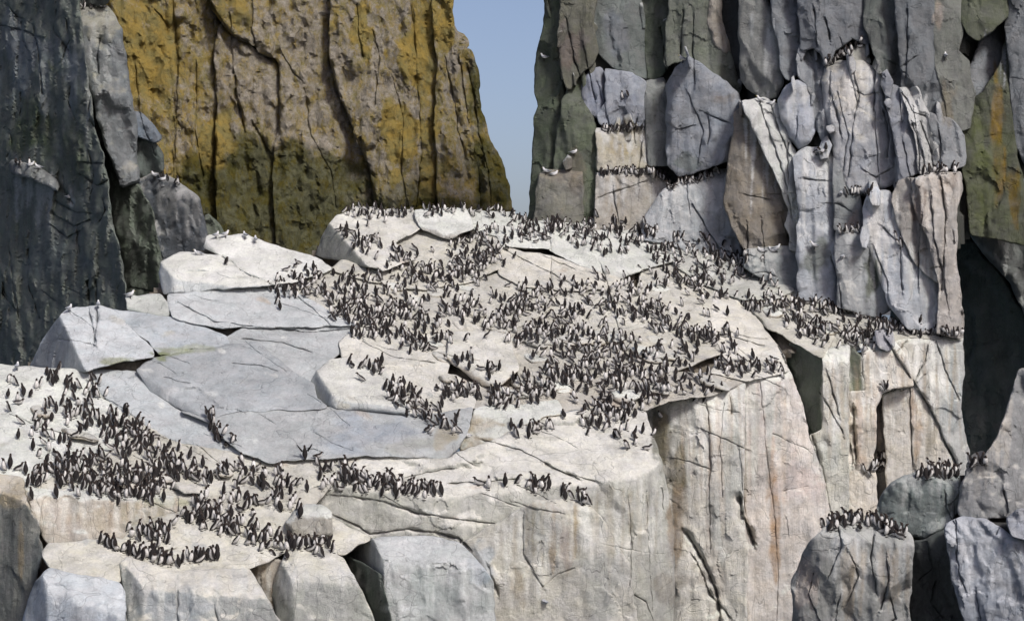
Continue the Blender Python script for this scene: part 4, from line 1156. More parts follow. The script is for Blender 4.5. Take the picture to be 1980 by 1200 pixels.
FR([(94, 1052), (172, 1044), (240, 1040), (262, 1010), (345, 992), (400, 985), (560, 965), (600, 988), (660, 1012), (716, 1040), (662, 1072), (640, 1064), (556, 1064), (484, 1098), (330, 1102), (246, 1074), (230, 1092), (232, 1124), (140, 1106), (98, 1096), (80, 1070)], [S(350, 1050, .1)], (0.667, 0.620, 0.538), name='rock_slab', lay=.05)
FR([(46, 940), (130, 938), (240, 936), (345, 944), (348, 990), (262, 1012), (240, 1040), (172, 1046), (94, 1052), (72, 1012)], [V(200, 956, 2, 10, -.1), S(200, 956, .06)], (0.585, 0.521, 0.450), CREAM, blend=.06)
FR([(345, 958), (470, 962), (560, 956), (640, 936), (602, 984), (560, 965), (400, 986), (348, 992)], [S(460, 968, .05, 0, -14)], (0.608, 0.562, 0.491), lay=.04)
FR([(553, 1010), (566, 990), (590, 978), (622, 974), (641, 994), (640, 1034), (600, 1048), (562, 1042)], [S(600, 1000, -.9), V(600, 1000, -5, 12, -.85)], (0.421, 0.386, 0.333), CREAM, name='boulder', r=12, amp=.35)
FR([(-90, 920), (-10, 915), (45, 925), (52, 968), (72, 1014), (82, 1072), (70, 1122), (48, 1182), (30, 1290), (-90, 1290)], [V(30, 966, -30, 4, -.1), S(20, 960, -.15)], (0.234, 0.228, 0.205), (0.585, 0.515, 0.421), streak=.9)
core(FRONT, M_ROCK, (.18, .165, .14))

# gully at the right
ST((1915, 492, 95, 5, (.42, .42, .40), .8, 38, 'shadowed_chasm'))
ST((1930, 440, 40, 30, (.30, .27, .22), .7, 20, 'shadowed_chasm'))
ST((1890, 520, 30, 12, (.34, .34, .33), .6, 30, 'shadowed_chasm'))
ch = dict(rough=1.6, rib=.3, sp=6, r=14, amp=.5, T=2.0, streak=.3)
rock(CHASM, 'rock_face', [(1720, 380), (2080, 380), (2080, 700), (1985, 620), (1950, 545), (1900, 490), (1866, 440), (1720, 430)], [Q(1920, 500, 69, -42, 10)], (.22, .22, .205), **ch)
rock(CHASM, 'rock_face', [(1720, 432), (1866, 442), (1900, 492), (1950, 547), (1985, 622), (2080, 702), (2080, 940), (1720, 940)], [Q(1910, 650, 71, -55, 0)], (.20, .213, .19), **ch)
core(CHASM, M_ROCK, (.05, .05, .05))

rl = dict(rough=1.25, lump=.06, sp=3.2, r=4, amp=.14, T=1.4, gap=-2.5, cut=3.0, blend=.05, streak=.3, rib=.08)
def RL(poly, planes, col, topc=None, name='rock_block', **k):
    q = dict(rl); q.update(k)
    return rock(RLED, name, poly, planes, col, topc, **q)
g1 = Q(1660, 1040, 53.0, -6, 4)
RL([(1534, 1120), (1545, 1092), (1566, 1048), (1596, 1018), (1640, 1002), (1700, 1012), (1762, 1030), (1766, 1062), (1758, 1180), (1756, 1290), (1534, 1290)], [g1, CT(1660, 1040, g1, 58), Q(1580, 1060, 53.0, -55, 8)], (0.345, 0.339, 0.322), (0.540, 0.529, 0.494), blend=.05)
g2 = Q(1780, 960, 55.5, -8, 10)
RL([(1690, 1000), (1704, 958), (1722, 932), (1780, 908), (1850, 904), (1858, 940), (1850, 985), (1830, 1020), (1790, 1042), (1740, 1026)], [g2, CT(1790, 928, g2, 52), Q(1720, 960, 55.5, -50, 12)], (0.241, 0.259, 0.247), (0.414, 0.425, 0.402), r=7, amp=.25, name='boulder')
RL([(1764, 1046), (1790, 1044), (1832, 1022), (1836, 1060), (1842, 1120), (1870, 1210), (1880, 1290), (1756, 1290), (1758, 1180)], [Q(1810, 1100, 55.0, -30, 0)], (.16, .165, .155))
g3 = Q(1890, 1060, 52.5, -6, 4)
RL([(1828, 1012), (1862, 998), (1905, 1002), (1950, 1032), (1990, 1048), (2080, 1060), (2080, 1290), (1880, 1290), (1868, 1205), (1842, 1122), (1834, 1060)], [g3, CT(1890, 1042, g3, 50)], (0.380, 0.391, 0.420), (0.575, 0.575, 0.598))
g4 = Q(1920, 930, 54.5, -28, 6)
RL([(1858, 935), (1872, 906), (1905, 882), (1930, 842), (1946, 800), (1962, 740), (1972, 716), (2080, 700), (2080, 1000), (1960, 1000), (1905, 1000), (1858, 996), (1852, 985)], [g4, Q(1905, 930, 54.5, 20, 8), Q(1990, 900, 54.0, -20, 4)], (0.345, 0.339, 0.333), (0.575, 0.540, 0.494))
RL([(1948, 1002), (1970, 986), (2080, 980), (2080, 1058), (1990, 1046), (1956, 1032)], [Q(1990, 1020, 52.0, -10, 30)], (0.380, 0.380, 0.402))
RL([(1870, 900), (1880, 880), (1900, 872), (1908, 884), (1896, 900), (1874, 908)], [Q(1890, 890, 56, -10, 40)], (0.230, 0.230, 0.218), r=6)
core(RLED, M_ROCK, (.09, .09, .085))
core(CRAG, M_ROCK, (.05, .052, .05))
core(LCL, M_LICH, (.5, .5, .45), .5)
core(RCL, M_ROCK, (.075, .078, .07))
# ------------------------------------------------------------------ birds
def bird_material():
    m = bpy.data.materials.new('plumage')
    m.use_nodes = True
    nt = m.node_tree
    b = nt.nodes['Principled BSDF']
    b.inputs['Roughness'].default_value = 0.75
    b.inputs['Specular IOR Level'].default_value = 0.1
    at = nt.nodes.new('ShaderNodeAttribute')
    at.attribute_name = 'plumage_color'
    t = nt.nodes.new('ShaderNodeTexNoise')
    t.inputs['Scale'].default_value = 35
    tc = nt.nodes.new('ShaderNodeTexCoord')
    nt.links.new(tc.outputs['Object'], t.inputs['Vector'])
    mr = nt.nodes.new('ShaderNodeMapRange')
    mr.inputs[1].default_value, mr.inputs[2].default_value = 0.3, 0.7
    mr.inputs[3].default_value, mr.inputs[4].default_value = 0.75, 1.25
    nt.links.new(t.outputs['Fac'], mr.inputs[0])
    sc = nt.nodes.new('ShaderNodeVectorMath')
    sc.operation = 'SCALE'
    nt.links.new(at.outputs['Color'], sc.inputs[0])
    nt.links.new(mr.outputs[0], sc.inputs['Scale'])
    nt.links.new(sc.outputs[0], b.inputs['Base Color'])
    return m
M_BIRD = bird_material()
BLACK = (.019, .017, .017)
BRN = (.032, .025, .022)
BELLY = (.55, .54, .52)
GUL = (.6, .6, .6)
GBACK = (.30, .32, .35)
LEG = (.03, .025, .02)

def sweep(rings, back, front, cap, nseg=8, split=0.15):
    """rings: forward, up, half width, half depth, kind ('b' two-tone body, 'h' head colour)"""
    P = np.array([(q[0], q[1]) for q in rings])
    T = np.gradient(P, axis=0)
    T /= np.maximum(np.linalg.norm(T, axis=1, keepdims=True), 1e-6)
    co, cl, tr = [], [], []
    n = len(rings)
    for i, q in enumerate(rings):
        nx, nz = T[i, 1], -T[i, 0]                 # towards the belly side
        for k in range(nseg):
            a = 2 * math.pi * (k + 0.5) / nseg
            s, c = math.sin(a), math.cos(a)
            d = q[3] * s
            co.append((q[0] + nx * d, q[2] * c, q[1] + nz * d))
            cl.append(front if (q[4] == 'b' and s > split) else (cap if q[4] == 'h' else back))
    for i in range(n - 1):
        for k in range(nseg):
            a, b = i * nseg + k, i * nseg + (k + 1) % nseg
            c, d = a + nseg, b + nseg
            tr += [(a, b, d), (a, d, c)]
    for i, s in ((0, -1), (n - 1, 1)):
        base = len(co)
        co.append((rings[i][0], 0, rings[i][1]))
        cl.append(cl[i * nseg])
        for k in range(nseg):
            a, b = i * nseg + k, i * nseg + (k + 1) % nseg
            tr.append((base, b, a) if s < 0 else (base, a, b))
    return co, cl, tr

def plate(co, cl, tr, pts, th, colour):
    """a thin solid blade through pts (a fan), used for wings, tails and feet"""
    b = len(co)
    n = len(pts)
    pts = np.asarray(pts, float)
    nn = np.cross(pts[1] - pts[0], pts[-1] - pts[0])
    nn = nn / max(np.linalg.norm(nn), 1e-9) * th
    for s in (-1, 1):
        for p in pts:
            co.append(tuple(p + s * nn))
            cl.append(colour)
    for k in range(1, n - 1):
        tr.append((b, b + k + 1, b + k))
        tr.append((b + n, b + n + k, b + n + k + 1))
    for k in range(n):
        j = (k + 1) % n
        tr += [(b + k, b + j, b + n + j), (b + k, b + n + j, b + n + k)]

def bird_variant(kind):
    if kind == 'upright':
        r = [(-.085, .02, .012, .006, 't'), (-.06, .055, .03, .02, 't'), (-.03, .09, .055, .05, 'b'), (-.005, .14, .07, .065, 'b'), (.008, .20, .068, .064, 'b'), (.012, .25, .055, .052, 'b'),
             (.015, .29, .038, .037, 'b'), (.018, .32, .030, .031, 'h'), (.026, .352, .031, .036, 'h'), (.05, .368, .022, .022, 'h'), (.072, .366, .008, .010, 'h'), (.11, .358, .002, .002, 'h')]
    elif kind == 'turned':
        r = [(-.075, .02, .012, .006, 't'), (-.055, .055, .032, .02, 't'), (-.03, .09, .06, .05, 'b'), (-.01, .14, .073, .062, 'b'), (.0, .19, .070, .062, 'b'), (.003, .235, .056, .052, 'b'),
             (.0, .27, .040, .037, 'b'), (-.005, .30, .032, .032, 'h'), (.0, .33, .032, .036, 'h'), (.022, .348, .024, .022, 'h'), (.045, .362, .008, .010, 'h'), (.078, .385, .002, .002, 'h')]
    elif kind == 'leaning':
        r = [(-.14, .045, .012, .006, 't'), (-.11, .07, .032, .02, 't'), (-.07, .095, .058, .05, 'b'), (-.02, .135, .072, .064, 'b'), (.03, .18, .070, .062, 'b'), (.065, .222, .054, .05, 'b'),
             (.085, .26, .038, .036, 'b'), (.098, .29, .030, .031, 'h'), (.112, .318, .030, .034, 'h'), (.135, .328, .021, .021, 'h'), (.157, .322, .008, .010, 'h'), (.19, .31, .002, .002, 'h')]
    elif kind == 'hunched':
        r = [(-.09, .02, .012, .006, 't'), (-.065, .05, .034, .02, 't'), (-.03, .085, .064, .055, 'b'), (0, .13, .078, .07, 'b'), (.015, .175, .076, .07, 'b'), (.022, .215, .062, .058, 'b'),
             (.03, .245, .045, .045, 'h'), (.045, .268, .034, .036, 'h'), (.07, .272, .022, .022, 'h'), (.09, .262, .008, .010, 'h'), (.122, .245, .002, .002, 'h')]
    elif kind == 'crouched':
        r = [(-.19, .085, .012, .006, 't'), (-.15, .08, .034, .022, 't'), (-.09, .08, .062, .055, 'b'), (-.02, .09, .078, .07, 'b'), (.05, .11, .072, .064, 'b'), (.09, .145, .052, .048, 'b'),
             (.105, .18, .036, .036, 'h'), (.118, .208, .031, .034, 'h'), (.14, .218, .021, .021, 'h'), (.162, .212, .008, .010, 'h'), (.195, .2, .002, .002, 'h')]
    elif kind == 'preening':
        r = [(-.085, .02, .012, .006, 't'), (-.06, .055, .03, .02, 't'), (-.03, .09, .058, .05, 'b'), (-.005, .14, .072, .066, 'b'), (.008, .195, .069, .064, 'b'), (.02, .24, .052, .05, 'b'),
             (.045, .268, .036, .035, 'b'), (.075, .275, .030, .030, 'h'), (.10, .262, .029, .031, 'h'), (.112, .238, .02, .02, 'h'), (.112, .215, .008, .009, 'h'), (.10, .185, .002, .002, 'h')]
    elif kind == 'wings':
        r = [(-.085, .02, .012, .006, 't'), (-.06, .055, .03, .02, 't'), (-.03, .09, .055, .05, 'b'), (-.005, .14, .07, .065, 'b'), (.008, .20, .068, .064, 'b'), (.012, .25, .055, .052, 'b'),
             (.015, .29, .038, .037, 'b'), (.018, .32, .030, .031, 'h'), (.026, .352, .031, .036, 'h'), (.05, .368, .022, .022, 'h'), (.072, .366, .008, .010, 'h'), (.11, .358, .002, .002, 'h')]
    elif kind == 'gull':
        r = [(-.22, .15, .03, .006, 'k'), (-.16, .155, .045, .02, 't'), (-.10, .155, .062, .05, 'b'), (-.03, .165, .075, .068, 'b'), (.04, .185, .07, .064, 'b'), (.085, .22, .05, .048, 'h'),
             (.10, .255, .038, .038, 'h'), (.112, .285, .035, .038, 'h'), (.14, .292, .024, .024, 'h'), (.16, .286, .009, .010, 'y'), (.19, .274, .002, .002, 'y')]
    else:  # sitting gull
        r = [(-.22, .09, .03, .006, 'k'), (-.16, .085, .045, .03, 't'), (-.10, .08, .068, .06, 'b'), (-.03, .085, .08, .075, 'b'), (.04, .105, .072, .066, 'b'), (.085, .14, .05, .048, 'h'),
             (.098, .17, .038, .038, 'h'), (.108, .198, .035, .038, 'h'), (.135, .205, .024, .024, 'h'), (.155, .2, .009, .010, 'y'), (.185, .19, .002, .002, 'y')]
    gull = kind.startswith('gull')
    if gull:
        co, cl, tr = sweep(r, GBACK, GUL, GUL, split=-.55)
        ns = 8
        for i, q in enumerate(r):
            for k in range(ns):
                if q[4] == 'y':
                    cl[i * ns + k] = (.5, .42, .08)
                if q[4] == 'k':
                    cl[i * ns + k] = (.05, .05, .05)
        if kind == 'gull':
            for s in (-1, 1):
                plate(co, cl, tr, [(-.01, s * .025, 0), (.01, s * .025, 0), (.006, s * .025, .12), (-.006, s * .025, .12)], .004, LEG)
                plate(co, cl, tr, [(-.02, s * .045, .004), (-.02, s * .01, .004), (.05, s * .01, .004), (.05, s * .05, .004)], .003, LEG)
        for s in (-1, 1):
            z = .165 if kind == 'gull' else .09
            plate(co, cl, tr, [(.03, s * .072, z + .03), (-.08, s * .074, z + .03), (-.27, s * .02, z), (-.12, s * .07, z - .015)], .006, GBACK)
    else:
        tip, bs = r[-1], r[-2]
        r[-1] = (bs[0] + (tip[0] - bs[0]) * .6, bs[1] + (tip[1] - bs[1]) * .6, tip[2], tip[3], tip[4])
        r = [(q[0], q[1], q[2] * 1.0, q[3] * .98, q[4]) for q in r]
        co, cl, tr = sweep(r, BLACK, BELLY, BRN, split=0.36)
        for s in (-1, 1):      # feet and folded or raised wings
            plate(co, cl, tr, [(-.02, s * .05, .006), (-.02, s * .012, .006), (.05, s * .01, .006), (.05, s * .055, .006)], .006, LEG)
            if kind == 'wings':
                plate(co, cl, tr, [(.01, s * .05, .24), (.02, s * .12, .31), (.0, s * .20, .42), (-.04, s * .17, .35), (-.05, s * .08, .22)], .007, BLACK)
    return np.array(co), np.array(cl), np.array(tr, int)

KINDS = ['upright', 'turned', 'leaning', 'hunched', 'crouched', 'preening', 'wings', 'gull', 'gull_sitting']
VAR = {k: bird_variant(k) for k in KINDS}
VMESH = {}
def variant_mesh(k):
    if k not in VMESH:
        co, cl, tr = VAR[k]
        nm = 'gull' if k.startswith('gull') else 'guillemot'
        o = mesh_object(nm, co, tr, M_BIRD, None, np.concatenate([cl, np.ones((len(cl), 1))], 1), True, 'plumage_color')
        VMESH[k] = o.data
        bpy.data.objects.remove(o, do_unlink=True)
    return VMESH[k]

bpy.context.view_layer.update()
DG = bpy.context.evaluated_depsgraph_get()
def hit(px, py):
    d = Vector(ray(px, py)).normalized()
    ok, loc, n, idx, ob, mt = SC.ray_cast(DG, Vector((0, 0, HZ)), d)
    return (loc, n) if ok else (None, None)

# strokes of the crowd: key, foot line in the photograph, half width px, how many
STROKES = [
 ('back', [(668, 410), (730, 414), (790, 412)], 8, 38), ('back', [(655, 450), (715, 478), (790, 502)], 12, 48), ('back', [(820, 415), (900, 408), (990, 415), (1010, 432)], 7, 42),
 ('back', [(860, 485), (920, 470), (960, 455), (1010, 448), (1060, 450)], 16, 78), ('back', [(1040, 440), (1120, 438), (1200, 440), (1290, 460)], 12, 92), ('back', [(1100, 470), (1200, 470), (1280, 490)], 12, 44),
 ('back', [(1295, 468), (1380, 495), (1460, 522), (1490, 545)], 15, 78), ('back', [(885, 530), (920, 518), (965, 500)], 17, 72), ('back', [(765, 545), (830, 540), (890, 540)], 17, 64),
 ('back', [(1260, 500), (1330, 525), (1400, 545)], 16, 56), ('back', [(1290, 545), (1340, 560), (1390, 575)], 12, 34),
 ('mid', [(530, 562), (580, 570), (640, 566), (740, 548)], 16, 84), ('mid', [(560, 545), (600, 540)], 18, 20), ('mid', [(650, 590), (720, 605), (790, 600), (830, 628)], 17, 140), ('mid', [(690, 645), (750, 645), (800, 662), (832, 680)], 9, 52),
 ('mid', [(870, 590), (940, 618), (1000, 610), (1050, 580)], 18, 96), ('mid', [(985, 580), (1080, 562), (1170, 566), (1250, 560)], 15, 76), ('mid', [(990, 640), (1080, 645), (1160, 665)], 22, 84),
 ('mid', [(1180, 590), (1250, 605), (1300, 625), (1370, 650), (1420, 672)], 17, 135), ('mid', [(1080, 690), (1180, 690), (1260, 700), (1330, 712)], 30, 150), ('mid', [(1010, 740), (1100, 728), (1200, 745), (1300, 756), (1370, 752)], 19, 125),
 ('mid', [(1385, 712), (1450, 716), (1508, 714)], 9, 44), ('mid', [(945, 772), (1000, 768), (1060, 755)], 10, 46), ('mid', [(1110, 800), (1190, 790), (1250, 800)], 16, 46), ('mid', [(1060, 600), (1120, 610)], 12, 20),
 ('chute', [(760, 745), (795, 785), (850, 825), (872, 830)], 12, 64), ('chute', [(850, 758), (920, 760)], 8, 26), ('chute', [(668, 712), (742, 718)], 7, 15), ('mid', [(875, 700), (960, 725)], 12, 16), ('mid', [(830, 640), (880, 665)], 10, 14),
 ('lip', [(990, 835), (1060, 830)], 7, 16), ('lip', [(1120, 822), (1180, 830), (1245, 858)], 9, 22),
 ('right', [(1440, 592), (1500, 588), (1560, 590), (1640, 602), (1700, 618)], 10, 96), ('right', [(1530, 622), (1590, 650), (1650, 655), (1700, 648)], 14, 84), ('rledge', [(1750, 642), (1810, 648), (1856, 650)], 3, 34), ('right', [(1640, 660), (1720, 640), (1770, 640)], 9, 34),
 ('slope', [(100, 800), (170, 805), (235, 830), (290, 870)], 19, 92), ('slope', [(230, 845), (270, 850)], 16, 26), ('slope', [(60, 940), (140, 905), (220, 930), (310, 945)], 22, 150), ('slope', [(190, 945), (300, 950)], 9, 52), ('slope', [(325, 910), (400, 925), (480, 920), (565, 950)], 11, 66),
 ('slope', [(95, 735), (150, 740), (200, 780)], 10, 26), ('slope', [(5, 745), (80, 755), (20, 785), (120, 850), (40, 850)], 12, 26), ('slope', [(300, 890), (350, 905)], 14, 24),
 ('crevice', [(415, 835), (438, 862)], 7, 12), ('crevice', [(400, 800), (420, 840)], 4, 6),
 ('midledge', [(345, 1005), (420, 1010), (500, 1045), (580, 1060), (640, 1058)], 12, 96), ('midledge', [(265, 1035), (320, 1042)], 9, 24), ('midledge', [(375, 985), (450, 975), (565, 975)], 12, 40), ('lowledge', [(195, 1050), (245, 1070), (320, 1088), (425, 1082)], 5, 50),
 ('slabcrowd', [(635, 925), (700, 940), (760, 945), (835, 965)], 14, 92), ('slabend', [(1032, 945), (1080, 955), (1132, 962)], 6, 24),
 ('rock', [(1600, 1018), (1650, 1008), (1690, 1018), (1755, 1038)], 6, 44), ('boulder', [(1765, 935), (1800, 920), (1852, 918)], 7, 30), ('gully', [(1874, 902), (1905, 895)], 4, 6),
 ('cliff', [(1162, 338), (1210, 336), (1256, 336), (1290, 350)], 3, 36), ('cliff', [(1162, 254), (1215, 252), (1240, 250)], 3, 22), ('cliff', [(1292, 366), (1340, 354), (1396, 334)], 4, 26), ('cliff', [(1600, 126), (1640, 106), (1668, 84)], 5, 24),
 ('cliff', [(1785, 336), (1820, 334), (1856, 332)], 3, 22), ('cliff', [(1575, 300), (1600, 292)], 2, 3), ('cliff', [(1620, 452), (1660, 450)], 3, 8), ('cliff', [(1640, 376), (1680, 376)], 5, 9), ('cliff', [(1730, 470), (1752, 476)], 4, 5), ('cliff', [(1180, 195), (1215, 190)], 4, 2),
 ('wallledge', [(1680, 915), (1700, 905), (1705, 890)], 7, 16), ('wallledge', [(1705, 758), (1740, 754)], 4, 8), ('crag', [(160, 18), (200, 16)], 2, 6), ('crag', [(300, 345), (340, 356)], 3, 5), ('crag', [(30, 318), (60, 322)], 2, 4),
]
SINGLES = [  # x, y of the feet, pose, heading, label
 (590, 888, 'wings', 100, 'guillemot with both wings raised at the foot of the bare grey slab'),
 (944, 946, 'upright', 250, 'large white-bellied guillemot standing upright alone on the pale lower slab'),
 (926, 938, 'crouched', 180, 'dark guillemot crouching just left of the upright white-bellied bird'),
 (978, 940, 'turned', 70, 'dark guillemot standing just right of the upright white-bellied bird'),
 (1000, 936, 'hunched', 20, 'small hunched guillemot, rightmost of the four on the pale lower slab'),
 (853, 958, 'upright', 120, 'lone guillemot standing at the right end of the lower slab crowd'),
 (1213, 868, 'hunched', 200, 'lone dark guillemot on the rounded rim of the lower slab'),
 (1590, 1018, 'hunched', 160, 'lone guillemot at the left tip of the bottom right rock ledge'),
 (437, 512, 'hunched', 60, 'lone guillemot in the crack between two white slabs high on the left'),
 (655, 612, 'leaning', 60, 'lone leaning guillemot just below the left edge of the upper crowd'),
 (738, 705, 'upright', 80, 'lone tall guillemot on the white slab above the rounded boulder'),
 (20, 905, 'upright', 90, 'tall guillemot on the pale knob at the left edge of the picture'),
 (8, 912, 'turned', 230, 'white-fronted guillemot at the very left edge of the picture'),
 (1478, 560, 'leaning', 45, 'lone leaning guillemot on the grey slab under the right cliff'),
 (1448, 578, 'upright', 60, 'lone upright guillemot on the slab edge left of the right-hand crowd'),
 (1128, 975, 'crouched', 300, 'guillemot at the outer tip of the row on the slab rim'),
 (580, 1000, 'turned', 90, 'guillemot perched on the small round boulder by the ledge'),
]
GULLS = [
 (1320, 122, 'gull', 200, 'white gull on the point of the big grey boulder high on the cliff'), (1052, 118, 'gull', 160, 'white gull on the dark left edge of the right cliff'),
 (1110, 302, 'gull', 30, 'white gull perched above the brown rock left on the right cliff'), (1056, 338, 'gull', 170, 'left of two white gulls low on the dark cliff corner by the gap'), (1072, 340, 'gull_sitting', 10, 'right of two white gulls low on the dark cliff corner by the gap'),
 (1470, 200, 'gull', 200, 'white gull atop the pale striped column beside the brown rock'), (1492, 204, 'gull_sitting', 20, 'sitting gull atop the pale striped column beside the brown rock'), (1590, 300, 'gull', 10, 'white gull on the column top under the egg-shaped stone'),
 (1626, 378, 'gull_sitting', 80, 'white gull tucked beneath the big oval slab on the right cliff'), (1828, 116, 'gull', 90, 'white gull high on the grey columns near the right corner'),
 (1472, 488, 'gull_sitting', 180, 'left sitting gull on the grey ledge at the cliff foot'), (1493, 487, 'gull_sitting', 160, 'middle sitting gull on the grey ledge at the cliff foot'), (1502, 487, 'gull', 20, 'right gull of three on the grey ledge at the cliff foot'),
 (1574, 482, 'gull', 190, 'white gull on the grey column above the right-hand crowd'), (60, 322, 'gull_sitting', 0, 'upper gull on the streaked nest rock of the dark crag'), (74, 330, 'gull', 200, 'lower gull on the streaked nest rock of the dark crag'),
 (136, 384, 'gull_sitting', 40, 'gull sitting alone on the bare face of the dark crag'), (300, 346, 'gull', 170, 'left gull on the pale-topped rock of the dark crag'), (316, 350, 'gull_sitting', 20, 'right gull on the pale-topped rock of the dark crag'),
 (196, 18, 'gull', 90, 'white bird on top of the pale pillar of the dark crag'), (418, 462, 'gull', 60, 'leftmost white gull on the topmost left slab'), (436, 460, 'gull', 40, 'second white gull from the left on the topmost left slab'), (474, 462, 'gull', 120, 'third white gull from the left on the topmost left slab'),
 (494, 470, 'gull', 100, 'rightmost white gull on the topmost left slab'), (382, 493, 'gull_sitting', 180, 'gull on the white slab below the dark crag'), (252, 577, 'gull', 30, 'big white gull on the small flat stone beside the dark crag'),
 (190, 596, 'gull', 100, 'white gull on top of the left end block, right of its mate'), (134, 604, 'gull', 70, 'white gull at the left corner of the left end block'), (33, 716, 'gull', 90, 'white gull at the back of the lower left slope'),
 (904, 846, 'gull_sitting', 200, 'white gull in the notch above the lower slab'), (1052, 1168, 'gull_sitting', 120, 'gull nesting on the front wall near the bottom edge'), (1630, 500, 'gull_sitting', 60, 'gull sitting on the grey column foot above the right crowd'),
]
PLACE = {'back': ('crest crowd', 'guillemots on the crest'), 'mid': ('middle slope crowd', 'guillemots in the middle crowd'), 'chute': ('crowd right of the rounded boulder', 'guillemots in the gully'),
 'lip': ('row above the lower slab', 'guillemots along the step'), 'right': ('crowd under the right cliff', 'guillemots at the right cliff foot'), 'rledge': ('far right ledge row', 'guillemots in the far right row'),
 'slope': ('lower left slope crowd', 'guillemots on the lower left slope'), 'crevice': ('crevice beside the grey slab', 'guillemots in the crevice'), 'midledge': ('lower left ledge crowd', 'guillemots along the lower left ledge'),
 'lowledge': ('lowest front row', 'guillemots in the lowest row'), 'slabcrowd': ('crowd below the grey slab', 'guillemots on the lower slab'), 'slabend': ('row on the lower slab rim', 'guillemots on the slab rim'),
 'rock': ('bottom right ledge row', 'guillemots on the bottom right ledge'), 'boulder': ('row on the grey boulder', 'guillemots on the grey boulder'), 'gully': ('group beside the dark gully', 'guillemots beside the gully'),
 'cliff': ('right cliff ledges', 'guillemots on the right cliff'), 'wallledge': ('pale wall recess', 'guillemots in the pale wall'), 'crag': ('dark crag', 'guillemots on the dark crag')}
LOOK = {'upright': 'upright', 'turned': 'head-raised', 'leaning': 'forward-leaning', 'hunched': 'hunched', 'crouched': 'crouching', 'preening': 'preening'}

rb = random.Random(11)
placed = []
occ = {}
def free(px, py, s):
    g = 4.0 * s
    k = (int(px // g), int(py // g))
    for dx in (-1, 0, 1):
        for dy in (-1, 0, 1):
            for qx, qy in occ.get((k[0] + dx, k[1] + dy), ()):
                if abs(qx - px) < 4.2 * s and abs(qy - py) < 3.2 * s:
                    return False
    occ.setdefault(k, []).append((px, py))
    return True

for key, line, hw, count in STROKES:
    L_ = resample(line, 3.0)
    steep_ok = key in ('cliff', 'crag', 'rledge', 'wallledge', 'gully')
    n_, tries = 0, 0
    while n_ < count and tries < count * 7:
        tries += 1
        c = L_[rb.randrange(len(L_))]
        wide = 1.0 if steep_ok else 1.45
        px = c[0] + rb.gauss(0, hw * .75 * wide)
        py = c[1] + rb.gauss(0, hw * .62 * wide)
        if not (-8 < px < 1988 and py < 1205):
            continue
        loc, n = hit(px, py)
        if loc is None or loc.y > 78:
            continue
        if n.z < 0.33:
            if not steep_ok:
                continue
        if not free(px, py, 58.0 / loc.y):
            continue
        q = rb.random()
        kind = 'upright' if q < .40 else 'turned' if q < .58 else 'leaning' if q < .74 else 'hunched' if q < .88 else 'crouched' if q < .93 else 'preening'
        u = rb.random()
        th = rb.gauss(90, 35) if u < .32 else rb.gauss(10, 35) if u < .57 else rb.gauss(170, 35) if u < .82 else rb.uniform(180, 360)
        z = loc.z - .012
        y = loc.y
        if n.z < 0.33:
            y -= .06
            kind = rb.choice(['upright', 'turned', 'hunched'])
        placed.append([y, loc.x, z, kind, th, rb.uniform(.93, 1.08) * float(np.interp(y, [53, 69], [.88, .71])), key, None, px, py])
        n_ += 1
for px, py, kind, th, lab in SINGLES:
    loc, n = hit(px, py)
    if loc is not None:
        placed.append([loc.y, loc.x, loc.z - .01, kind, th, float(np.interp(loc.y, [53, 69], [1.0, .82])), None, lab, px, py])

gull_n = 0
for px, py, kind, th, lab in GULLS:
    loc, n = hit(px, py)
    for dy in (0, 4, 8, 12):
        loc, n = hit(px, py + dy)
        if loc is not None and loc.y < 79:
            break
    if loc is None:
        continue
    o = bpy.data.objects.new('gull', variant_mesh(kind))
    COL.objects.link(o)
    o.location = (loc.x, loc.y - (.05 if n.z < .3 else 0), loc.z - .005)
    o.rotation_euler = (0, 0, R(th))
    o.scale = (.78,) * 3
    o['label'] = lab
    o['category'] = 'gull'
    o['group'] = 'white gulls on the rocks'
    gull_n += 1

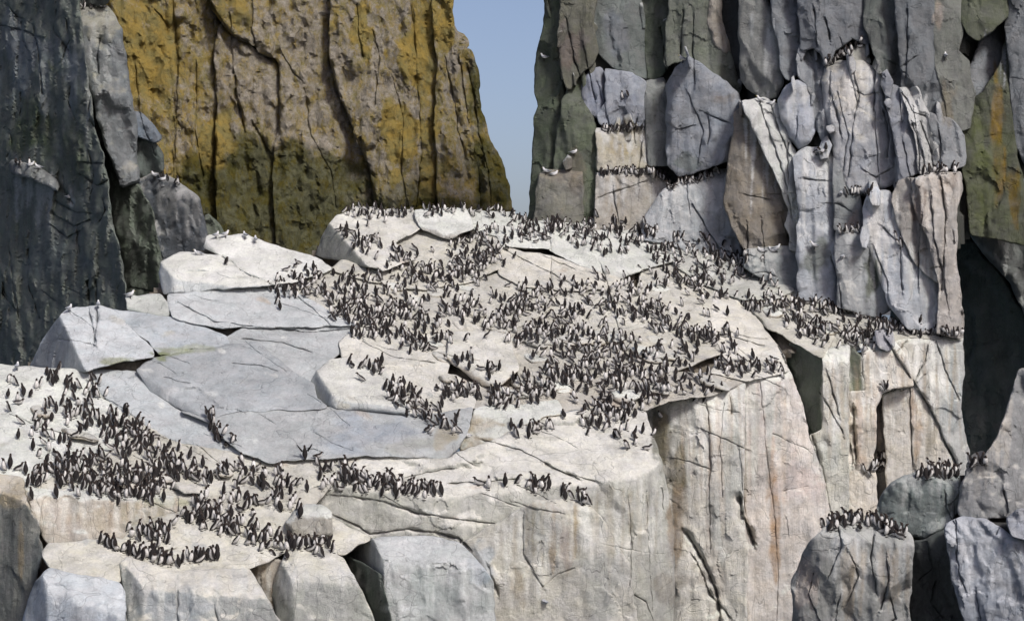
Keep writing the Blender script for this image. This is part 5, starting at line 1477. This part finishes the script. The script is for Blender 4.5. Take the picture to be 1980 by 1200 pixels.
placed.sort(key=lambda q: q[0])
single = [q for q in placed if q[7]]
crowd = [q for q in placed if not q[7]]
ones = single + crowd[:300 - len(single)]
rest = crowd[300 - len(single):]
ends = {}
for q in ones:
    ends.setdefault(q[6], []).append(q[8])
def describe(kind, th, key, px):
    a = th % 360
    face = 'back turned' if 50 <= a < 130 else 'facing left' if 130 <= a < 230 else 'white belly showing' if 230 <= a < 310 else 'facing right'
    lo, hi = min(ends[key]), max(ends[key])
    t = (px - lo) / max(hi - lo, 1)
    part = ('left end', 'left part', 'middle', 'right part', 'right end')[min(int(t * 5), 4)]
    return f"{LOOK[kind]} guillemot, {face}, at the {part} of the {PLACE[key][0]}"
same = {}
for q in ones:
    if not q[7]:
        same.setdefault(describe(q[3], q[4], q[6], q[8]), []).append(q)
NTH = ['leftmost', 'second-from-left', 'third-from-left', 'fourth-from-left', 'fifth-from-left', 'sixth-from-left', 'seventh-from-left', 'eighth-from-left', 'ninth-from-left', 'tenth-from-left', 'eleventh-from-left', 'twelfth-from-left']
for t, qs in same.items():
    qs.sort(key=lambda q: q[8])
    for k, q in enumerate(qs):
        q.append(t if len(qs) == 1 else (NTH[k] + ' ' + t if k < len(NTH) else t))
for q in ones:
    y, x, z, kind, th, s, key, lab, px, py = q[:10]
    o = bpy.data.objects.new('guillemot', variant_mesh(kind))
    COL.objects.link(o)
    o.location = (x, y, z)
    o.rotation_euler = (R(rb.uniform(-6, 6)), R(rb.uniform(-9, 12)), R(th))
    o.scale = (s, s, s)
    o['category'] = 'guillemot'
    o['label'] = lab or q[10]
    o['group'] = 'guillemots apart from the crowd' if lab else PLACE[key][1]
# all the birds farther off than those: one crowd
co_all, cl_all, tr_all, base = [], [], [], 0
for y, x, z, kind, th, s, key, lab, px, py in (q[:10] for q in rest):
    co, cl, tr = VAR[kind]
    Mx = np.array(Matrix.Rotation(R(th), 3, 'Z') @ Matrix.Rotation(R(rb.gauss(3, 8)), 3, 'Y'))
    co_all.append(co @ Mx.T * s + np.array([x, y, z]))
    cl_all.append(cl * rb.uniform(.8, 1.25))
    tr_all.append(tr + base)
    base += len(co)
cl_all = np.clip(np.vstack(cl_all), 0, .8)
fl = mesh_object('guillemot_crowd', np.vstack(co_all), np.vstack(tr_all), M_BIRD, None, np.concatenate([cl_all, np.ones((len(cl_all), 1))], 1), True, 'plumage_color')
fl['kind'] = 'stuff'
fl['label'] = 'distant mass of dark guillemots packed across the upper slope and cliff ledges'
fl['category'] = 'bird crowd'
print('BIRDS', len(ones), len(rest), 'gulls', gull_n)
